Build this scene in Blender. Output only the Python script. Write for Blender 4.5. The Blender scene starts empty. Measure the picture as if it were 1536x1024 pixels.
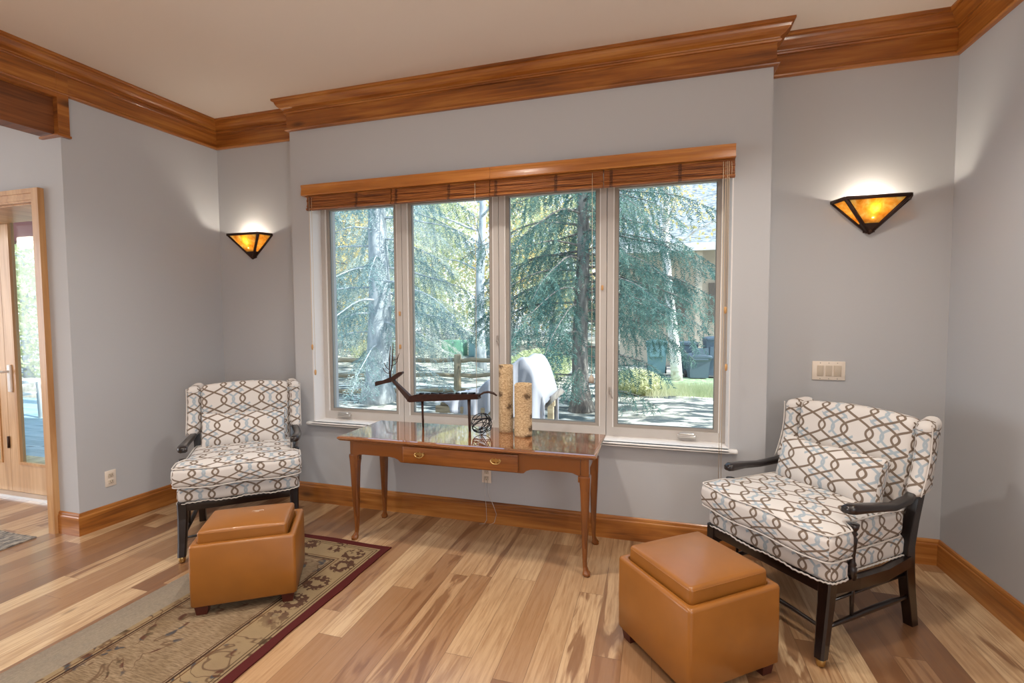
import bpy, math, random
import numpy as np
from mathutils import Vector, Matrix
PI = math.pi
SC = bpy.context.scene
COL = SC.collection
R = math.radians
random.seed(7)

# ------------------------------------------------------------------ objects
def tag(o, label=None, cat=None, group=None, kind=None):
    if label: o['label'] = label
    if cat: o['category'] = cat
    if group: o['group'] = group
    if kind: o['kind'] = kind
    return o

def empty(name, loc, label, cat, rz=0.0, group=None):
    o = bpy.data.objects.new(name, None)
    o.empty_display_size = .05
    COL.objects.link(o)
    o.location = loc
    o.rotation_euler = (0, 0, rz)
    return tag(o, label, cat, group)

def copy_tree(o, parent=None):
    c = o.copy()
    COL.objects.link(c)
    if parent:
        c.parent = parent
    for ch in list(o.children):
        copy_tree(ch, c)
    return c

class MB:
    """collects shapes, links them as one mesh object"""
    def __init__(s):
        s.v = []; s.f = []; s.uv = []; s.sm = []
    def add(s, vs, fs, uvs=None, smooth=True):
        b = len(s.v)
        s.v += [tuple(p) for p in vs]
        for k, f in enumerate(fs):
            s.f.append(tuple(i + b for i in f))
            s.uv.append(uvs[k] if uvs else None)
            s.sm.append(smooth)
        return s
    def xf(s, M, start=0):
        for i in range(start, len(s.v)):
            s.v[i] = tuple(M @ Vector(s.v[i]))
        return s
    def build(s, name, mat, parent=None, off=None, uvs=1.0, vert=False):
        me = bpy.data.meshes.new(name)
        if off is None and parent is not None and parent.type == 'EMPTY' and parent.get('world'):
            off = parent.location
        elif off is None and parent is not None and parent.get('woff') is not None:
            off = Vector(parent['woff'])
        if off is not None:
            vs = [(p[0]-off[0], p[1]-off[1], p[2]-off[2]) for p in s.v]
        else:
            vs = s.v
        me.from_pydata(vs, [], s.f)
        ul = me.uv_layers.new(name='UVMap')
        dat = []
        for fi, f in enumerate(s.f):
            u = s.uv[fi]
            if u is None:
                p = [Vector(s.v[i]) for i in f]
                n = (p[1]-p[0]).cross(p[2]-p[1])
                a = max(range(3), key=lambda k: abs(n[k]))
                if a == 0: u = [(q.y, q.z) for q in p]
                elif a == 1: u = [(q.x, q.z) for q in p]
                else: u = [(q.x, q.y) for q in p]
                if vert: u = [(b_, a_) for (a_, b_) in u]
            for q in u: dat += [q[0]*uvs, q[1]*uvs]
        ul.data.foreach_set('uv', dat)
        me.polygons.foreach_set('use_smooth', s.sm)
        me.materials.append(mat)
        me.update()
        o = bpy.data.objects.new(name, me)
        COL.objects.link(o)
        if parent is not None:
            o.parent = parent
            if off is not None: o['woff'] = tuple(off)
        return o
    # ---- shapes
    def box(s, x0, x1, y0, y1, z0, z1):
        v = [(x0,y0,z0),(x1,y0,z0),(x1,y1,z0),(x0,y1,z0),(x0,y0,z1),(x1,y0,z1),(x1,y1,z1),(x0,y1,z1)]
        f = [(0,3,2,1),(4,5,6,7),(0,1,5,4),(1,2,6,5),(2,3,7,6),(3,0,4,7)]
        return s.add(v, f, smooth=False)
    def rbox(s, c, size, r=.005, m=2, n=0, fn=None, uvo=(0,0)):
        """rounded box, m corner cuts, n extra inner cuts, fn deforms points"""
        h = [a/2 for a in size]
        r = min(r, min(h)*.999)
        def ticks(hh):
            t = [-hh + r*(1-math.cos(k/m*PI/2))*1.0 for k in range(m+1)]
            inner = [-hh+r + (2*(hh-r))*k/(n+1) for k in range(1, n+1)]
            return t + inner + [-x for x in reversed(t)]
        T = [ticks(a) for a in h]
        ids = {}; vs = []; fs = []; us = []
        def vid(q):
            key = tuple(round(a, 6) for a in q)
            if key not in ids:
                inn = [max(-(h[k]-r), min(h[k]-r, q[k])) for k in range(3)]
                d = Vector([q[k]-inn[k] for k in range(3)])
                p = Vector(inn)
                if d.length > 1e-9: p += d.normalized()*r
                if fn: p = Vector(fn(p, h))
                ids[key] = len(vs); vs.append((p.x+c[0], p.y+c[1], p.z+c[2]))
            return ids[key]
        for a in range(3):
            b, e = [(1,2),(0,2),(0,1)][a]
            for sg in (-1, 1):
                for i in range(len(T[b])-1):
                    for j in range(len(T[e])-1):
                        q = []
                        for (u, w) in ((i,j),(i+1,j),(i+1,j+1),(i,j+1)):
                            p = [0,0,0]; p[a] = sg*h[a]; p[b] = T[b][u]; p[e] = T[e][w]
                            q.append(p)
                        flip = (sg > 0) == (a == 1)
                        if flip: q.reverse()
                        fs.append(tuple(vid(p) for p in q))
                        # continuous uv: z runs over into the front face, x sideways
                        if a == 0: us.append([(p[1]+uvo[0], p[2]+uvo[1]) for p in q])
                        elif a == 1: us.append([(p[0]+uvo[0], p[2]-sg*0+uvo[1]) for p in q])
                        else: us.append([(p[0]+uvo[0], p[1]+uvo[1]+h[1]+h[2]) for p in q])
        return s.add(vs, fs, us, True)
    def tube(s, pts, rad, k=8, closed=False, flat=None):
        P = [Vector(p) for p in pts]
        n = len(P)
        if not hasattr(rad, '__len__'): rad = [rad]*n
        up = None; vs = []; L = 0; Ls = []
        for i in range(n):
            if closed: t = (P[(i+1) % n]-P[i-1])
            else: t = P[min(i+1, n-1)]-P[max(i-1, 0)]
            t.normalize()
            if up is None:
                up = Vector((0,0,1)) if abs(t.z) < .9 else Vector((1,0,0))
            up = (up - t*up.dot(t)).normalized()
            sd = t.cross(up)
            if i: L += (P[i]-P[i-1]).length
            Ls.append(L)
            for j in range(k):
                a = 2*PI*(j+.5)/k
                ra, rb = (rad[i], rad[i]) if flat is None else (rad[i], rad[i]*flat)
                vs.append(P[i] + sd*(math.cos(a)*ra) + up*(math.sin(a)*rb))
        fs = []; us = []
        rng = n if closed else n-1
        for i in range(rng):
            i2 = (i+1) % n
            for j in range(k):
                j2 = (j+1) % k
                fs.append((i*k+j, i2*k+j, i2*k+j2, i*k+j2))
                r0 = 2*PI*rad[i]/k
                la, lb = Ls[i], (Ls[i2] if i2 else L+.05)
                us.append([(la, j*r0),(lb, j*r0),(lb,(j+1)*r0),(la,(j+1)*r0)])
        if not closed:
            fs.append(tuple(reversed(range(0, k)))); us.append([(0,0)]*k)
            fs.append(tuple((n-1)*k+j for j in range(k))); us.append([(0,0)]*k)
            fs[-2] = tuple(range(0, k)); fs[-1] = tuple(reversed(fs[-1]))
        return s.add(vs, fs, us, True)
    def lathe(s, prof, c=(0,0,0), k=20):
        """prof: (radius, z) from the bottom up"""
        vs = []; fs = []; us = []
        n = len(prof)
        for (r, z) in prof:
            for j in range(k):
                a = 2*PI*j/k
                vs.append((c[0]+max(r,1e-4)*math.cos(a), c[1]+max(r,1e-4)*math.sin(a), c[2]+z))
        for i in range(n-1):
            for j in range(k):
                j2 = (j+1) % k
                fs.append((i*k+j, i*k+j2, (i+1)*k+j2, (i+1)*k+j))
                w = 2*PI*max(prof[i][0], .004)/k
                us.append([(prof[i][1], j*w),(prof[i][1],(j+1)*w),(prof[i+1][1],(j+1)*w),(prof[i+1][1], j*w)])
        fs.append(tuple(reversed(range(k)))); us.append([(0,0)]*k)
        fs.append(tuple((n-1)*k+j for j in range(k))); us.append([(0,0)]*k)
        return s.add(vs, fs, us, True)
    def loft(s, secs, smooth=False):
        """secs: list of equal-length closed point loops"""
        k = len(secs[0]); vs = [p for q in secs for p in q]; fs = []; us = []
        L = 0
        for i in range(len(secs)-1):
            d = (Vector(secs[i+1][0])-Vector(secs[i][0])).length
            w = 0
            for j in range(k):
                j2 = (j+1) % k
                e = (Vector(secs[i][j2])-Vector(secs[i][j])).length
                fs.append((i*k+j, i*k+j2, (i+1)*k+j2, (i+1)*k+j))
                us.append([(L, w),(L, w+e),(L+d, w+e),(L+d, w)])
                w += e
            L += d
        fs.append(tuple(reversed(range(k)))); us.append([(0,0)]*k)
        fs.append(tuple((len(secs)-1)*k+j for j in range(k))); us.append([(0,0)]*k)
        return s.add(vs, fs, us, smooth)
    def prism(s, poly, axis, a0, a1):
        """polygon in the other two axes, extruded along axis"""
        def P(p, a):
            if axis == 'y': return (p[0], a, p[1])
            if axis == 'x': return (a, p[0], p[1])
            return (p[0], p[1], a)
        return s.loft([[P(p, a0) for p in poly], [P(p, a1) for p in poly]])

def sweep(mb, path, prof, i0=0, i1=None, closed=False):
    """profile (offset from the wall, z) along a floor path; the room lies on the left of the path direction"""
    n = len(path)
    dirs = [(Vector(path[i+1])-Vector(path[i])).normalized() for i in range(n-1)]
    nrm = [Vector((-d.y, d.x)) for d in dirs]
    def ring(i, dmax):
        if i == 0: m = nrm[0]
        elif i == n-1: m = nrm[-1]
        else:
            m = (nrm[i-1]+nrm[i]); m = m/ (1+nrm[i-1].dot(nrm[i]))
        return [(path[i][0]+m.x*o, path[i][1]+m.y*o, z) for (o, z) in prof]
    if i1 is None: i1 = n-1
    for i in range(i0, i1):
        a, b = ring(i, 0), ring(i+1, 0)
        k = len(prof); fs = []; us = []; w = 0
        Lh = (Vector(path[i+1])-Vector(path[i])).length
        for j in range(k):
            j2 = (j+1) % k
            e = math.dist(prof[j], prof[j2])
            fs.append((j, j2, k+j2, k+j))
            us.append([(i*3.7, w),(i*3.7, w+e),(i*3.7+Lh, w+e),(i*3.7+Lh, w)])
            w += e
        fs.append(tuple(reversed(range(k)))); us.append([(0,0)]*k)
        fs.append(tuple(range(k, 2*k))); us.append([(0,0)]*k)
        mb.add(a+b, fs, us, False)
    return mb

# ---------------------------------------------------------------- materials
def srgb(r, g, b):
    f = lambda c: (c/255/12.92) if c/255 <= .04045 else ((c/255+.055)/1.055)**2.4
    return (f(r), f(g), f(b), 1)

class NT:
    def __init__(s, name):
        s.m = bpy.data.materials.new(name); s.m.use_nodes = True
        s.t = s.m.node_tree; s.t.nodes.clear()
        s.out = s.n('ShaderNodeOutputMaterial')
    def n(s, typ, **kw):
        nd = s.t.nodes.new(typ)
        for k, v in kw.items(): setattr(nd, k, v)
        return nd
    def l(s, a, b): s.t.links.new(a, b)
    def val(s, sock, v):
        if isinstance(v, bpy.types.NodeSocket): s.l(v, sock)
        else: sock.default_value = v
    def math(s, op, a, b=0.0, c=0.0, clamp=False):
        nd = s.n('ShaderNodeMath', operation=op); nd.use_clamp = clamp
        s.val(nd.inputs[0], a); s.val(nd.inputs[1], b); s.val(nd.inputs[2], c)
        return nd.outputs[0]
    def uv(s):
        nd = s.n('ShaderNodeUVMap'); return nd.outputs[0]
    def obj(s): return s.n('ShaderNodeTexCoord').outputs['Object']
    def pos(s): return s.n('ShaderNodeNewGeometry').outputs['Position']
    def sep(s, v):
        nd = s.n('ShaderNodeSeparateXYZ'); s.l(v, nd.inputs[0]); return nd.outputs
    def comb(s, x, y, z=0.0):
        nd = s.n('ShaderNodeCombineXYZ'); s.val(nd.inputs[0], x); s.val(nd.inputs[1], y); s.val(nd.inputs[2], z)
        return nd.outputs[0]
    def mapping(s, v, scale=(1,1,1), loc=(0,0,0), rot=(0,0,0)):
        nd = s.n('ShaderNodeMapping'); s.l(v, nd.inputs[0])
        nd.inputs['Scale'].default_value = scale; nd.inputs['Location'].default_value = loc
        nd.inputs['Rotation'].default_value = rot
        return nd.outputs[0]
    def noise(s, v, scale=5, detail=3, rough=.5, dist=0, col=False):
        nd = s.n('ShaderNodeTexNoise'); s.l(v, nd.inputs['Vector'])
        nd.inputs['Scale'].default_value = scale; nd.inputs['Detail'].default_value = detail
        nd.inputs['Roughness'].default_value = rough; nd.inputs['Distortion'].default_value = dist
        return nd.outputs['Color' if col else 'Fac']
    def voro(s, v, scale=5, feature='F1', out='Distance', rnd=1):
        nd = s.n('ShaderNodeTexVoronoi', feature=feature); s.l(v, nd.inputs['Vector'])
        nd.inputs['Scale'].default_value = scale; nd.inputs['Randomness'].default_value = rnd
        return nd.outputs[out]
    def wn(s, v):
        nd = s.n('ShaderNodeTexWhiteNoise', noise_dimensions='3D'); s.l(v, nd.inputs['Vector'])
        return nd.outputs['Value']
    def ramp(s, f, stops, interp='LINEAR'):
        nd = s.n('ShaderNodeValToRGB'); cr = nd.color_ramp; cr.interpolation = interp
        while len(cr.elements) < len(stops): cr.elements.new(.5)
        for e, (p, c) in zip(cr.elements, stops):
            e.position = p; e.color = c if len(c) == 4 else (*c, 1)
        s.val(nd.inputs[0], f); return nd.outputs[0]
    def mix(s, f, a, b, mode='MIX'):
        nd = s.n('ShaderNodeMix', data_type='RGBA', blend_type=mode)
        s.val(nd.inputs['Factor'], f)
        s.val(nd.inputs[6], a); s.val(nd.inputs[7], b)
        return nd.outputs[2]
    def bump(s, h, st=.3, dist=.002):
        nd = s.n('ShaderNodeBump'); nd.inputs['Strength'].default_value = st
        nd.inputs['Distance'].default_value = dist; s.l(h, nd.inputs['Height'])
        return nd.outputs[0]
    def bsdf(s, col, rough=.5, metal=0, coat=0, normal=None, spec=.5, coat_rough=.1, **kw):
        b = s.n('ShaderNodeBsdfPrincipled')
        s.val(b.inputs['Base Color'], col); s.val(b.inputs['Roughness'], rough)
        b.inputs['Metallic'].default_value = metal
        b.inputs['Specular IOR Level'].default_value = spec
        b.inputs['Coat Weight'].default_value = coat
        b.inputs['Coat Roughness'].default_value = coat_rough
        for k, v in kw.items(): s.val(b.inputs[k.replace('_', ' ')], v)
        if normal is not None: s.l(normal, b.inputs['Normal'])
        s.l(b.outputs[0], s.out.inputs[0])
        return b

def m_plain(name, c, rough=.5, metal=0, coat=0, spec=.5, bump=0, bscale=200, var=0, vscale=4):
    t = NT(name); p = t.obj()
    col = c
    if var:
        f = t.noise(p, vscale, 3)
        d = tuple(x*(1-var) for x in c[:3])+(1,); u = tuple(min(1, x*(1+var)) for x in c[:3])+(1,)
        col = t.ramp(f, [(.3, d), (.7, u)])
    nrm = t.bump(t.noise(p, bscale, 3), bump, .001) if bump else None
    t.bsdf(col, rough, metal, coat, nrm, spec)
    return t.m

def m_wood(name, dark, mid, lite, rough=.3, coat=.4, gs=1.0, knots=True, use='uv', axis=0, spec=.5):
    """grain runs along u (or the given object axis)"""
    t = NT(name)
    v = t.uv() if use == 'uv' else t.obj()
    x, y, z = t.sep(v)
    ax = [x, y, z]
    if use == 'uv': al, ac = x, t.comb(y, 0, 0)
    s1 = [22*gs]*3; s1[axis] = 1.1*gs
    s2 = [5*gs]*3; s2[axis] = .7*gs
    g1 = t.noise(t.mapping(v, s1), 2.2, 4, .6, .5)
    g2 = t.noise(t.mapping(v, s2), 1.6, 3, .5, .8)
    f = t.math('ADD', t.math('MULTIPLY', g1, .5), t.math('MULTIPLY', g2, .5))
    col = t.ramp(f, [(.34, dark), (.5, mid), (.66, lite)])
    if knots:
        s3 = [6*gs]*3; s3[axis] = 2.3*gs
        k = t.voro(t.mapping(v, s3), 1.0)
        kf = t.ramp(k, [(.05, (1,1,1)), (.16, (0,0,0))])
        col = t.mix(t.math('MULTIPLY', kf, .75), col, tuple(c*.35 for c in dark[:3])+(1,))
    t.bsdf(col, rough, 0, coat, t.bump(g1, .08, .001), spec)
    return t.m

def m_fabric():
    t = NT('trellis_fabric')
    x, y, _ = t.sep(t.uv())
    wob = t.noise(t.comb(x, y, 0), 9, 1)
    x = t.math('ADD', x, t.math('MULTIPLY', t.math('SUBTRACT', wob, .5), .012))
    Pd, Lv = .124, .235
    ph = t.math('MULTIPLY', y, 2*PI/Lv)
    s1 = t.math('SINE', ph)
    sv = t.math('MULTIPLY', s1, .64)
    u = t.math('DIVIDE', x, Pd)
    # slope widens the line measured across, so divide by it
    dsl = t.math('MULTIPLY', t.math('COSINE', ph), .60*2*PI*Pd/Lv)
    nm = t.math('SQRT', t.math('ADD', t.math('MULTIPLY', dsl, dsl), 1.0))
    def fam(sgn, off, amp=1.0):
        q = t.math('ADD', t.math('ADD', u, t.math('MULTIPLY', sv, sgn*amp)), off)
        fr = t.math('ABSOLUTE', t.math('SUBTRACT', t.math('FRACT', q), .5))
        d = t.math('DIVIDE', t.math('MULTIPLY', fr, Pd), nm)
        return d
    lw = .0056
    def line(d, w): return t.math('SUBTRACT', 1.0, t.math('SMOOTH_MIN', t.math('DIVIDE', d, w), 1.0, .0), clamp=True)
    def st(d, w): # 1 inside the line
        nd = t.n('ShaderNodeMapRange', interpolation_type='SMOOTHSTEP')
        t.val(nd.inputs[0], d); nd.inputs[1].default_value = w*.8; nd.inputs[2].default_value = w*1.25
        nd.inputs[3].default_value = 1; nd.inputs[4].default_value = 0
        return nd.outputs[0]
    ba = st(fam(1, 0), lw); bb = st(fam(-1, 0), lw)
    # blue chain, second repeat, broken by a slow mask
    row = t.math('FLOOR', t.math('DIVIDE', x, Pd*2))
    bl1 = st(fam(1, .5, .86), lw*.95); bl2 = st(fam(-1, .5, .86), lw*.95)
    msk = t.math('GREATER_THAN', t.math('SINE', t.math('ADD', t.math('MULTIPLY', x, PI/Pd), t.math('MULTIPLY', ph, .5))), -.1)
    blue = t.math('MULTIPLY', t.math('MAXIMUM', bl1, bl2), msk)
    base = srgb(210, 205, 201)
    weave = t.noise(t.mapping(t.uv(), (1, 1, 1)), 900, 1)
    col = t.mix(t.math('MULTIPLY', weave, .12), base, srgb(190, 184, 179))
    col = t.mix(t.math('MULTIPLY', blue, .85), col, srgb(150, 166, 178))
    col = t.mix(t.math('MULTIPLY', t.math('MAXIMUM', ba, bb), .95), col, srgb(112, 95, 80))
    t.bsdf(col, .75, 0, 0, t.bump(weave, .15, .0006), .25)
    return t.m

def m_floor():
    t = NT('hickory_planks')
    x, y, z = t.sep(t.pos())
    W, Ln = .127, 1.25
    px = t.math('DIVIDE', x, W)
    row = t.math('FLOOR', px)
    r1 = t.wn(t.comb(row, 3.3, 0))
    py = t.math('ADD', t.math('DIVIDE', y, Ln), t.math('MULTIPLY', r1, 7.3))
    seg = t.math('FLOOR', py)
    idv = t.wn(t.comb(row, seg, 1.7))
    idv2 = t.wn(t.comb(row, seg, 5.1))
    gx = t.math('ADD', x, t.math('MULTIPLY', idv, 31.0))
    gy = t.math('ADD', y, t.math('MULTIPLY', idv2, 17.0))
    v = t.comb(gx, gy, 0)
    grain = t.noise(t.mapping(v, (30, 1.6, 1)), 2.0, 5, .65, .6)
    fine = t.noise(t.mapping(v, (140, 5, 1)), 2.0, 3, .6)
    heart = t.noise(t.mapping(v, (6.5, .85, 1)), 1.5, 3, .55, 1.4)
    tone = t.ramp(idv, [(0, srgb(202, 174, 138)), (.32, srgb(188, 156, 119)), (.60, srgb(170, 135, 100)),
                        (.84, srgb(138, 101, 71)), (1, srgb(106, 72, 50))])
    col = t.mix(t.ramp(grain, [(.42, (0,0,0)), (.7, (.75,.75,.75))]), tone, srgb(138, 98, 62), 'MIX')
    hmask = t.math('MULTIPLY', t.ramp(heart, [(.52, (0,0,0)), (.60, (1,1,1))]), t.ramp(idv2, [(.35, (0,0,0)), (.6, (.8,.8,.8))]))
    col = t.mix(hmask, col, srgb(118, 80, 52), 'MIX')
    col = t.mix(t.math('MULTIPLY', t.ramp(fine, [(.5, (0,0,0)), (.8, (1,1,1))]), .3), col, srgb(110, 74, 46))
    kn = t.voro(t.mapping(v, (4.2, 1.5, 1)), 1.0)
    kn2 = t.math('ADD', kn, t.math('MULTIPLY', t.math('SUBTRACT', grain, .5), .12))
    km = t.ramp(kn2, [(.035, (1,1,1)), (.085, (0,0,0))])
    col = t.mix(t.math('MULTIPLY', km, .85), col, srgb(66, 42, 28))
    # seams
    fx = t.math('ABSOLUTE', t.math('SUBTRACT', t.math('FRACT', px), .5))
    fy = t.math('ABSOLUTE', t.math('SUBTRACT', t.math('FRACT', py), .5))
    sm = t.math('MAXIMUM', t.math('GREATER_THAN', fx, .5-.0014/W), t.math('GREATER_THAN', fy, .5-.0014/Ln))
    col = t.mix(t.math('MULTIPLY', sm, .55), col, srgb(84, 56, 36))
    rg = t.ramp(grain, [(0, (.24,.24,.24)), (1, (.38,.38,.38))])
    h = t.math('SUBTRACT', t.math('MULTIPLY', grain, .25), sm)
    t.bsdf(col, rg, 0, .25, t.bump(h, .2, .001), .5, .2)
    return t.m

def m_rug():
    t = NT('oriental_runner')
    v = t.obj(); x, y, z = t.sep(v)   # origin: right far corner; rug reaches to -x and -y
    W = .97
    dx = t.math('MINIMUM', t.math('MULTIPLY', x, -1.0), t.math('ADD', x, W))
    d = t.math('MINIMUM', dx, t.math('MULTIPLY', y, -1.0))
    sl = t.noise(t.mapping(v, (14, 160, 1)), 1.5, 3, .6)
    field = t.ramp(t.noise(v, 4.5, 3), [(.3, srgb(150, 128, 100)), (.55, srgb(172, 150, 122)), (.75, srgb(146, 118, 88))])
    field = t.mix(t.math('MULTIPLY', t.ramp(sl, [(.40, (0,0,0)), (.60, (1,1,1))]), .7), field, srgb(112, 92, 70))
    # vines: thin contour bands of a distorted noise, leaves: dark blots along them
    n1 = t.noise(v, 4.2, 2, .5, 1.4)
    vine = t.ramp(t.math('ABSOLUTE', t.math('SUBTRACT', n1, .5)), [(.008, (1,1,1)), (.024, (0,0,0))])
    lf = t.voro(t.mapping(v, (17, 12, 1)), 1.0)
    leaf = t.math('MULTIPLY', t.ramp(lf, [(.32, (1,1,1)), (.40, (0,0,0))]),
                  t.ramp(t.math('ABSOLUTE', t.math('SUBTRACT', n1, .5)), [(.03, (1,1,1)), (.055, (0,0,0))]))
    leafc = t.ramp(t.noise(v, 6, 1), [(.42, srgb(70, 76, 84)), (.5, srgb(92, 56, 44)), (.62, srgb(84, 70, 52))], 'CONSTANT')
    spars = t.ramp(t.noise(v, 1.9, 1), [(.40, (0,0,0)), (.46, (1,1,1))])
    field = t.mix(t.math('MULTIPLY', t.math('MULTIPLY', vine, spars), .7), field, srgb(104, 78, 58))
    field = t.mix(t.math('MULTIPLY', t.math('MULTIPLY', leaf, spars), .8), field, leafc)
    # border band
    bf = t.ramp(t.noise(v, 5, 2), [(.35, srgb(176, 154, 118)), (.7, srgb(160, 138, 108))])
    cell = t.voro(t.mapping(v, (5.6, 5.6, 1)), 1.0, rnd=.35)
    rn = t.noise(v, 34, 2)
    med = t.math('MULTIPLY', t.ramp(t.math('ADD', cell, t.math('MULTIPLY', rn, .35)), [(.36, (0,0,0)), (.38, (1,1,1)), (.60, (1,1,1)), (.62, (0,0,0))]),
                 t.ramp(rn, [(.44, (0,0,0)), (.47, (1,1,1))]))
    near = t.ramp(t.math('MULTIPLY', y, -1.0), [(.75, (1,1,1)), (.95, (0,0,0))])
    bf = t.mix(t.math('MULTIPLY', sl, .5), bf, srgb(132, 110, 84))
    bf = t.mix(t.math('MULTIPLY', t.math('MULTIPLY', vine, t.math('SUBTRACT', 1.0, near)), .7), bf, srgb(92, 66, 52))
    bf = t.mix(t.math('MULTIPLY', t.math('MULTIPLY', leaf, t.math('SUBTRACT', 1.0, near)), .85), bf, leafc)
    bf = t.mix(t.math('MULTIPLY', t.math('MULTIPLY', med, near), .85), bf, srgb(74, 40, 36))
    inb = t.math('GREATER_THAN', d, .255)
    col = t.mix(inb, bf, field)
    def band(a, b, c, cc, st=1.0):
        nonlocal col
        m = t.math('MULTIPLY', t.math('GREATER_THAN', d, a), t.math('LESS_THAN', d, b))
        col = t.mix(t.math('MULTIPLY', m, st), col, cc)
    band(.245, .255, col, srgb(72, 50, 38)); band(.262, .267, col, srgb(92, 62, 44)); band(.228, .234, col, srgb(110, 76, 50))
    band(.062, .068, col, srgb(78, 58, 42)); band(.08, .085, col, srgb(92, 72, 52))
    edge = t.math('LESS_THAN', d, .05)
    # only the far end and the right side carry the burgundy binding
    col = t.mix(edge, col, srgb(92, 40, 38))
    lft = t.math('LESS_THAN', t.math('ADD', x, W), .2)
    col = t.mix(t.math('MULTIPLY', lft, .9), col, t.mix(t.noise(v, 90, 2), srgb(140, 130, 118), srgb(176, 164, 146)))
    wv = t.noise(t.mapping(v, (260, 260, 1)), 1.0, 2)
    col = t.mix(t.math('MULTIPLY', wv, .35), col, t.mix(.5, col, (0,0,0,1)))
    col = t.mix(1.0, col, (.74, .72, .70, 1), 'MULTIPLY')
    t.bsdf(col, .95, 0, 0, t.bump(wv, .6, .002), .1)
    return t.m

def m_birch():
    t = NT('birch_bark')
    v = t.obj(); x, y, z = t.sep(v)
    base = t.ramp(t.noise(t.mapping(v, (90, 90, 150)), 1.0, 4), [(.3, srgb(150, 122, 88)), (.5, srgb(196, 168, 130)), (.75, srgb(222, 200, 166))])
    ang = t.math('ARCTAN2', y, x)
    sv = t.comb(t.math('MULTIPLY', ang, .05), z, t.n('ShaderNodeObjectInfo').outputs['Random'])
    pt = t.voro(t.mapping(sv, (11, 13, 9)), 1.0)
    pc = t.voro(t.mapping(sv, (11, 13, 9)), 1.0, out='Color')
    pk = t.ramp(t.sep(pc)[0], [(.45, (0,0,0)), (.5, (1,1,1))])
    pn = t.math('ADD', pt, t.math('MULTIPLY', t.math('SUBTRACT', t.noise(v, 60, 3), .5), .35))
    col = t.mix(t.math('MULTIPLY', t.ramp(pn, [(.20, (.85,.85,.85)), (.36, (0,0,0))]), pk), base, srgb(72, 52, 38))
    ln = t.noise(t.mapping(v, (12, 12, 240)), 1.0, 2)
    col = t.mix(t.ramp(ln, [(.62, (0,0,0)), (.7, (.5,.5,.5))]), col, srgb(112, 84, 58))
    t.bsdf(col, .8, 0, 0, t.bump(ln, .5, .002), .2)
    return t.m

def m_bamboo():
    t = NT('woven_bamboo')
    v = t.obj(); x, y, z = t.sep(v)
    g = t.noise(t.mapping(v, (3, 3, 190)), 1.0, 3, .6)
    col = t.ramp(g, [(.35, srgb(92, 48, 20)), (.5, srgb(146, 84, 38)), (.66, srgb(190, 126, 64))])
    # dark bamboo nodes standing in short columns
    cx = t.math('ABSOLUTE', t.math('SUBTRACT', t.math('FRACT', t.math('ADD', t.math('DIVIDE', x, .42), .32)), .5))
    jit = t.math('MULTIPLY', t.math('SUBTRACT', t.noise(t.comb(0, 0, t.math('MULTIPLY', z, 1.0)), 160, 1), .5), .03)
    nm = t.math('LESS_THAN', t.math('ADD', cx, jit), .024)
    col = t.mix(t.math('MULTIPLY', t.math('MULTIPLY', nm, t.math('GREATER_THAN', t.noise(t.mapping(v, (260, 1, 260)), 1.0, 1), .42)), .85), col, srgb(62, 26, 16))
    t.bsdf(col, .45, 0, .15, t.bump(g, .4, .002), .4)
    return t.m

def m_glass():
    t = NT('window_glass')
    tr = t.n('ShaderNodeBsdfTransparent'); tr.inputs[0].default_value = (.93, .97, .97, 1)
    gl = t.n('ShaderNodeBsdfGlossy'); gl.inputs[0].default_value = (1, 1, 1, 1); gl.inputs[1].default_value = .0
    fr = t.n('ShaderNodeLayerWeight'); fr.inputs[0].default_value = .5
    fp = t.math('ADD', t.math('MULTIPLY', t.math('POWER', fr.outputs['Facing'], 5.0), .45), .018)
    mx = t.n('ShaderNodeMixShader')
    t.l(fp, mx.inputs[0]); t.l(tr.outputs[0], mx.inputs[1]); t.l(gl.outputs[0], mx.inputs[2])
    t.l(mx.outputs[0], t.out.inputs[0])
    return t.m

def m_amber():
    t = NT('amber_mica')
    v = t.obj()
    f = t.noise(v, 22, 4, .6, .5)
    col = t.ramp(f, [(.3, srgb(226, 164, 64)), (.52, srgb(250, 206, 112)), (.7, srgb(255, 238, 178))])
    d = t.n('ShaderNodeBsdfTranslucent'); t.l(col, d.inputs[0])
    p = t.n('ShaderNodeBsdfPrincipled'); t.l(col, p.inputs['Base Color']); p.inputs['Roughness'].default_value = .6
    mx = t.n('ShaderNodeMixShader'); mx.inputs[0].default_value = .75
    t.l(p.outputs[0], mx.inputs[1]); t.l(d.outputs[0], mx.inputs[2]); t.l(mx.outputs[0], t.out.inputs[0])
    return t.m

def m_leaf(name, a, b, c, trans=.35, rough=.6, scale=1.3):
    t = NT(name)
    f = t.noise(t.pos(), scale, 3)
    col = t.ramp(f, [(.3, a), (.5, b), (.7, c)])
    d = t.n('ShaderNodeBsdfTranslucent'); t.l(col, d.inputs[0])
    p = t.n('ShaderNodeBsdfPrincipled'); t.l(col, p.inputs['Base Color']); p.inputs['Roughness'].default_value = rough
    p.inputs['Specular IOR Level'].default_value = .3
    mx = t.n('ShaderNodeMixShader'); mx.inputs[0].default_value = trans
    t.l(p.outputs[0], mx.inputs[1]); t.l(d.outputs[0], mx.inputs[2]); t.l(mx.outputs[0], t.out.inputs[0])
    return t.m

def m_noise(name, stops, scale=4, detail=4, rough=.9, bump=.5, stretch=(1,1,1), dist=0, bd=.02, use='pos'):
    t = NT(name); v = t.mapping(t.pos() if use == 'pos' else t.obj(), stretch)
    f = t.noise(v, scale, detail, .6, dist)
    t.bsdf(t.ramp(f, stops), rough, 0, 0, t.bump(f, bump, bd), .2)
    return t.m

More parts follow.
